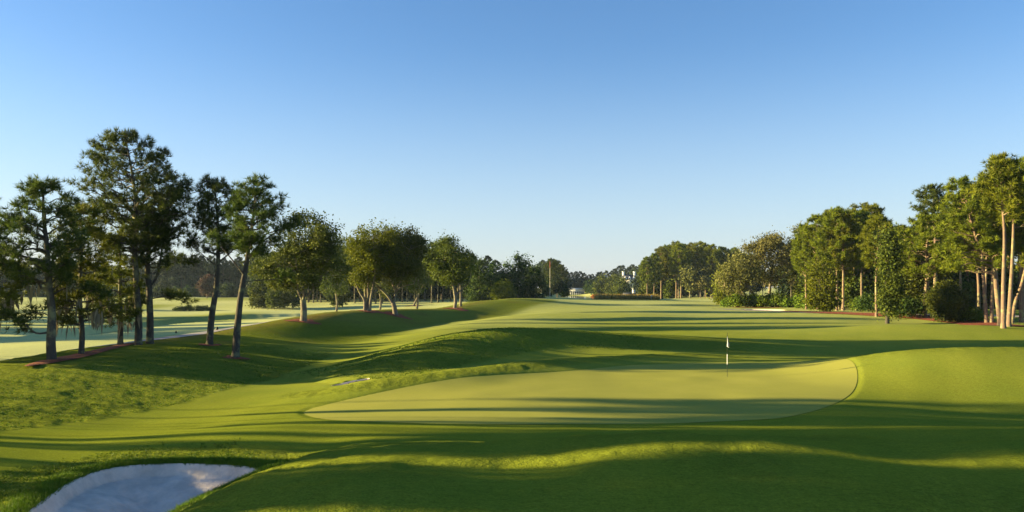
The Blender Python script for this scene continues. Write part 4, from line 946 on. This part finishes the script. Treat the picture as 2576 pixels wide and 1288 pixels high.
# ------------------------------------------------------------------ flagstick on the green
fx, fy = V2W(1829.5, 948); fz = height(fx, fy)[0]
fl = thing('flagstick', (fx, fy, fz), "green and white banded flagstick with a limp white and black flag in the putting green", 'flag')
mb = MB(); mb.tube([(0, 0, -.1), (0, 0, .62)], .011, 8); mb.tube([(0, 0, 1.12), (0, 0, 2.14)], .011, 8); mb.build('pole', M['dark'], fl, True)
mb = MB(); mb.tube([(0, 0, .62), (0, 0, 1.12)], .016, 8); mb.build('white_band', M['white'], fl, True)
mb = MB(); mb.tube([(0, 0, 2.14), (0, 0, 2.17)], [.016, .008], 8); mb.build('finial', M['dark'], fl, True)
def cloth(z0, z1, r, ph, rows=12, cols=12, a0=0, a1=1):
    u = np.linspace(a0, a1, cols); v = np.linspace(0, 1, rows); U, Vv = np.meshgrid(u, v)
    wdt = r*(.35+.65*np.sin(np.clip(Vv*1.25, 0, 1)*math.pi*.5)); X = .012+wdt*U*.55+.010*np.sin(U*9+ph+Vv*2); Y = .035*np.sin(U*10+ph)*(.4+Vv)
    Z = z1-(z1-z0)*Vv-.10*U*(1-Vv*.4)+.0
    i = np.arange(rows-1)[:, None]*cols; j = np.arange(cols-1)[None]
    return np.c_[X.ravel(), Y.ravel(), Z.ravel()], np.stack([i+j, i+j+1, i+cols+j+1, i+cols+j], -1).reshape(-1, 4)
Vv, Fq = cloth(1.50, 2.08, .17, .4); add_mesh('flag_cloth', Vv-np.array([.03, 0, 0]), Fq, M['white'], None, True, fl)
Vv, Fq = cloth(1.56, 1.86, .15, 1.9, a0=.45, a1=1.25); o = add_mesh('dark_flag_panel', Vv+np.array([.012, -.03, 0]), Fq, M['dark'], None, True, fl)

# small marker on the distant green
X, D, Z = hit(1638, 754, 150); D = 262; X = (1638-CX)/F*D; Z = height(X, D)[0]
fl2 = thing('flagstick', (X, D, Z), "tiny white flagstick on the distant pale green before the far pines", 'flag')
mb = MB(); mb.tube([(0, 0, -.1), (0, 0, 1.7)], .06, 6); mb.build('pole', M['white'], fl2, True)
mb = MB(); mb.box(.06, .42, -.01, .01, 1.35, 1.68); mb.build('flag_cloth', M['white'], fl2)
for px, py, lb in [(443,838,"small dark tee marker on the sunlit lower fairway before the shrub island"), (546,830,"small dark tee marker on the lower fairway between the two leaning pines")]:
    X, D, Z = hit(px, py, 70); mb = MB(); t = np.linspace(0, 1, 6); mb.tube(np.c_[0*t, 0*t, -.05+.34*t], .13*np.sqrt(np.clip(1-(t-.35)**2*1.9, .05, 1)), 8)
    tag(mb.build('tee_marker', M['dark'], None, True, loc=(X, D, Z)), lb, 'marker', "tee markers")
# shrub island in the lower fairway
for q, (px, w_, h) in enumerate([(462, 5.5, 1.2), (488, 7, 1.4), (514, 4, 1.3)]):
    X, D, Z = hit(px, 782, 120)
    add_shrub(px, 0, D, w_, h, ["low dark shrub at the near end of the little island bed", "widest low shrub in the middle of the little island bed", "rounded low shrub at the far tip of the little island bed"][q], "shrubs of the island bed in the lower fairway", mat_f='magnolia', n=60, L=.3, seed=90+q)

# ------------------------------------------------------------------ tall grass and blades
rngg = np.random.RandomState(9)
def grass_tufts(name, xs, ys, hmin, hmax, k, wd, m, spread=.35, zoff=0):
    n = len(xs); z = height(xs, ys)+zoff; C = np.c_[xs, ys, z][:, None]+rngg.normal(size=(n, k, 3))*np.array([.03, .03, 0])*(hmax*4)
    h = rngg.uniform(hmin, hmax, (n, 1))*rngg.uniform(.6, 1.1, (n, k)); d = np.concatenate([rngg.normal(size=(n, k, 2))*spread, np.ones((n, k, 1))], 2)
    a = rngg.uniform(0, 3.14, (n, k)); e = np.stack([np.cos(a), np.sin(a), np.zeros_like(a)], -1)*wd*.5
    V = np.stack([C+e, C-e, C+d*h[..., None]], 2).reshape(-1, 3)
    t = np.repeat(np.clip(rngg.beta(2, 2, n)[:, None]+rngg.uniform(-.1, .1, (n, k)), 0, 1).ravel(), 3)
    return tag(add_mesh(name, V, np.arange(len(V)).reshape(-1, 3), m, {'tint': t}), kind='stuff')
# shaggy rim of the near bunker
Pb = smooth_closed(BUNKER, 12); idx = rngg.randint(0, len(Pb), 9000); c = Pb.mean(0); dd = unit(Pb[idx]-c); q = Pb[idx]+dd*(np.abs(rngg.normal(size=(9000, 1)))*.35-.03); q = q[poly_sdf(BUNKER, q[:, 0], q[:, 1]) > -.04]
grass_tufts('bunker_edge_grass', q[:, 0], q[:, 1], .05, .13, 4, .016, M['blade'], .5)
# rough on the slopes nearest the camera
n = 60000; D0 = np.exp(rngg.uniform(math.log(11.5), math.log(27), n)); X0 = rngg.uniform(-.68, .68, n)*D0
bs = poly_sdf(BUNKER, X0, D0); gs = poly_sdf(GREEN, X0, D0); keep = (gs > .8) & (bs > .05) & (bs < (2.6+1.2*vnoise(X0, D0))*ss(-4.5, -7.5, X0)*(.4+.6*rngg.rand(n)))
keep &= rngg.rand(n) < 1
grass_tufts('rough_grass', X0[keep], D0[keep], .04, .09, 4, .018, M['blade'], .8)
# clumps on the rough hillside, left, and on the central mound
n = 26000; D0 = rngg.uniform(24, 62, n); X0 = rngg.uniform(-24, 10, n); xcr = np.interp(D0, _cD, _cX)
hl0 = np.interp(D0, hill[:, 1] if hill[0, 1] < hill[-1, 1] else hill[::-1, 1], hill[:, 0] if hill[0, 1] < hill[-1, 1] else hill[::-1, 0])
dC0, vC0 = line_dist(CMOUND, X0, D0)
keep = ((X0 < hl0) & (X0 > xcr-1)) | ((dC0 < 5.5) & (vC0 > .2) & (D0 < 60) & (poly_sdf(GREEN, X0, D0) > 1))
grass_tufts('hillside_rough_grass', X0[keep], D0[keep], .03, .07, 4, .04, M['blade'], .8)
# straw-coloured tall grass before the houses
n = 5200; px_ = rngg.uniform(1500, 1652, n); D0 = rngg.uniform(262, 296, n); X0 = (px_-CX)/F*D0
grass_tufts('tall_straw_grass', X0, D0, .9, 2.2*1.0, 7, .22, M['straw'], .35)

# ------------------------------------------------------------------ buildings
def gable_house(name, x, y, z, w_, d, hw, hr, label, wall, chim=(), dormers=0, windows=3, rz=0, group=None):
    h = thing(name, (x, y, z), label, 'house', group, rz)
    mb = MB(); mb.box(-w_/2, w_/2, -d/2, d/2, -1, hw); mb.build('wall', wall, h)
    mb = MB(); o_ = .4; V = [(-w_/2-o_, -d/2-o_, hw), (w_/2+o_, -d/2-o_, hw), (w_/2+o_, d/2+o_, hw), (-w_/2-o_, d/2+o_, hw), (-w_/2-o_, 0, hw+hr), (w_/2+o_, 0, hw+hr)]
    mb.add(V, [(0, 1, 5), (0, 5, 4), (2, 3, 4), (2, 4, 5), (0, 4, 3), (1, 2, 5), (0, 3, 2), (0, 2, 1)]); rf = mb.build('roof', M['roof'], h)
    for cx_ in chim:
        mb = MB(); mb.box(cx_-.75, cx_+.75, -.6, .6, hw+.5, hw+hr+2.0); mb.box(cx_-.9, cx_+.9, -.75, .75, hw+hr+2.0, hw+hr+2.3); mb.build('chimney', M['white'], rf)
    for q in range(dormers):
        dx = (q-(dormers-1)/2)*w_/dormers*.95; mb = MB()
        mb.add([(dx-.9, -d/2-.1, hw+.1), (dx+.9, -d/2-.1, hw+.1), (dx+.9, -d/2-.1, hw+1.4), (dx, -d/2-.1, hw+2.4), (dx-.9, -d/2-.1, hw+1.4),
                (dx-.9, -d/2+2, hw+.1), (dx+.9, -d/2+2, hw+.1), (dx+.9, -d/2+2, hw+1.4), (dx, -d/2+2, hw+2.4), (dx-.9, -d/2+2, hw+1.4)],
               [(0, 1, 2), (0, 2, 4), (4, 2, 3), (1, 6, 7), (1, 7, 2), (0, 4, 9), (0, 9, 5), (4, 3, 8), (4, 8, 9), (3, 2, 7), (3, 7, 8)])
        dm = mb.build('dormer', M['white'], rf); mb = MB(); mb.box(dx-.4, dx+.4, -d/2-.15, -d/2-.103, hw+.4, hw+1.4); mb.build('window', M['glass'], dm)
    for q in range(windows):
        dx = (q-(windows-1)/2)*w_/windows
        for zz_ in ([1.0] if hw < 4 else [1.0, 3.9]):
            mb = MB(); mb.box(dx-.55, dx+.55, -d/2-.06, -d/2-.003, zz_, zz_+1.5); f = mb.build('window', M['white'], h)
            mb = MB(); mb.box(dx-.42, dx+.42, -d/2-.08, -d/2-.063, zz_+.12, zz_+1.38); mb.build('pane', M['glass'], f)
    return h
def wat(px, D): return (px-CX)/F*D
zh = CH-(704-HY)*560/F
gable_house('house', wat(1582, 560), 560, zh-6.2, 9.5, 8, 6.2, 3.6, "white house with a dark steep roof, dormers and two tall white chimneys", M['cream'], (-3.9, 3.9), 3, 4)
gable_house('garden_house', wat(1583, 430), 430, height(wat(1583, 430), 430)[0], 6.0, 4, 2.9, 1.2, "low cream outbuilding with one chimney among trees below the big house", M['cream'], (2.4,), 0, 2)
gable_house('house', wat(1500, 590), 590, CH-(716-HY)*590/F-5, 8, 7, 5, 2.6, "pale house half hidden by trees, its gable showing between dark crowns", M['white'], (), 0, 3, rz=R(90))
gable_house('house', wat(1523, 600), 600, CH-(708-HY)*600/F-6, 7, 7, 6, 2.4, "pale blue shaded house with a white chimney peeping over dark trees", M['white'], (0,), 0, 2)
# pavilion beyond the pond
X = wat(1452, 566); Z = -1.0
pv = thing('pavilion', (X, 566, Z), "long white balustraded pavilion with dark openings on the far bank of the pond", 'building')
mb = MB(); mb.box(-5, 5, 0, 6, 2.3, 4.6); mb.build('parapet', M['white'], pv)
mb = MB(); mb.box(-5, 5, .5, 6, -1, 2.3); mb.build('wall', M['dark'], pv)  # solid dark box standing in for the shade inside the openings
for q in range(8): mb = MB(); xx = -4.8+q*9.6/7; mb.box(xx-.16, xx+.16, -.2, .2, -1, 2.3); mb.build('column', M['white'], pv)
for sx in (-1, 1): mb = MB(); mb.box(sx*5.2-.45, sx*5.2+.45, -.3, 6.3, 2.3, 5.6); mb.build('end_pier', M['white'], pv)
for q in range(4): mb = MB(); mb.box(-4.7, 4.7, -.06-.03, -.02, 2.6+q*.5, 2.75+q*.5); mb.build('rail', M['cream'], pv)
# brick garden wall and orange shrubs
X = wat(1507, 505); mb = MB(); mb.box(-3, 9, 0, .5, -.5, 1.3); tag(mb.build('brick_wall', M['brick'], None, loc=(X, 505, height(X, 505)[0])), "low orange brick garden wall beyond the pond", 'wall')
for q, (px, w_, h, lb) in enumerate([(1494, 3.6, 2.4, "vivid orange shrub nearest the white pavilion"), (1501, 3.5, 2.2, "small orange shrub next to the vivid orange one"), (1521, 3.4, 2.0, "deep orange shrub near the straw grass bank")]):
    add_shrub(px, 0, 500, w_, h, lb, "orange shrubs beyond the pond", mat_f='orange_leaf', n=50, L=.55, seed=200+q)
# tall thin mast
X = wat(1383.5, 300); Z = height(X, 300)[0]; ms = thing('mast', (X, 300, Z), "tall thin pale mast with a red top above the far pines", 'mast')
Ht = CH-(657-HY)*300/F-Z; mb = MB(); mb.tube([(0, 0, 0), (0, 0, Ht*.82)], [.10, .07], 6); mb.build('pole', M['cream'], ms, True)
M['red'] = simple("red_paint", (.45, .10, .08), (.5, .12, .09), 3, .6, 0)
mb = MB(); mb.tube([(0, 0, Ht*.82), (0, 0, Ht)], [.10, .08], 6); mb.build('red_top', M['red'], ms, True)
print("done", time.time()-T0, len(bpy.data.objects), sum(len(m.polygons) for m in bpy.data.meshes))

# thin morning air
hzm = bpy.data.materials.new("morning_haze"); hzm.use_nodes = True; hn = hzm.node_tree; hn.nodes.clear()
pv_ = hn.nodes.new("ShaderNodeVolumePrincipled"); pv_.inputs['Density'].default_value = .00008; pv_.inputs['Color'].default_value = (.62, .80, 1, 1); pv_.inputs['Anisotropy'].default_value = .2
ho = hn.nodes.new("ShaderNodeOutputMaterial"); hn.links.new(pv_.outputs[0], ho.inputs['Volume'])
mb = MB(); mb.box(-900, 900, -60, 1100, -9, 34); hb = mb.build('haze', hzm); tag(hb, kind='stuff')
SC.cycles.volume_bounces = 0
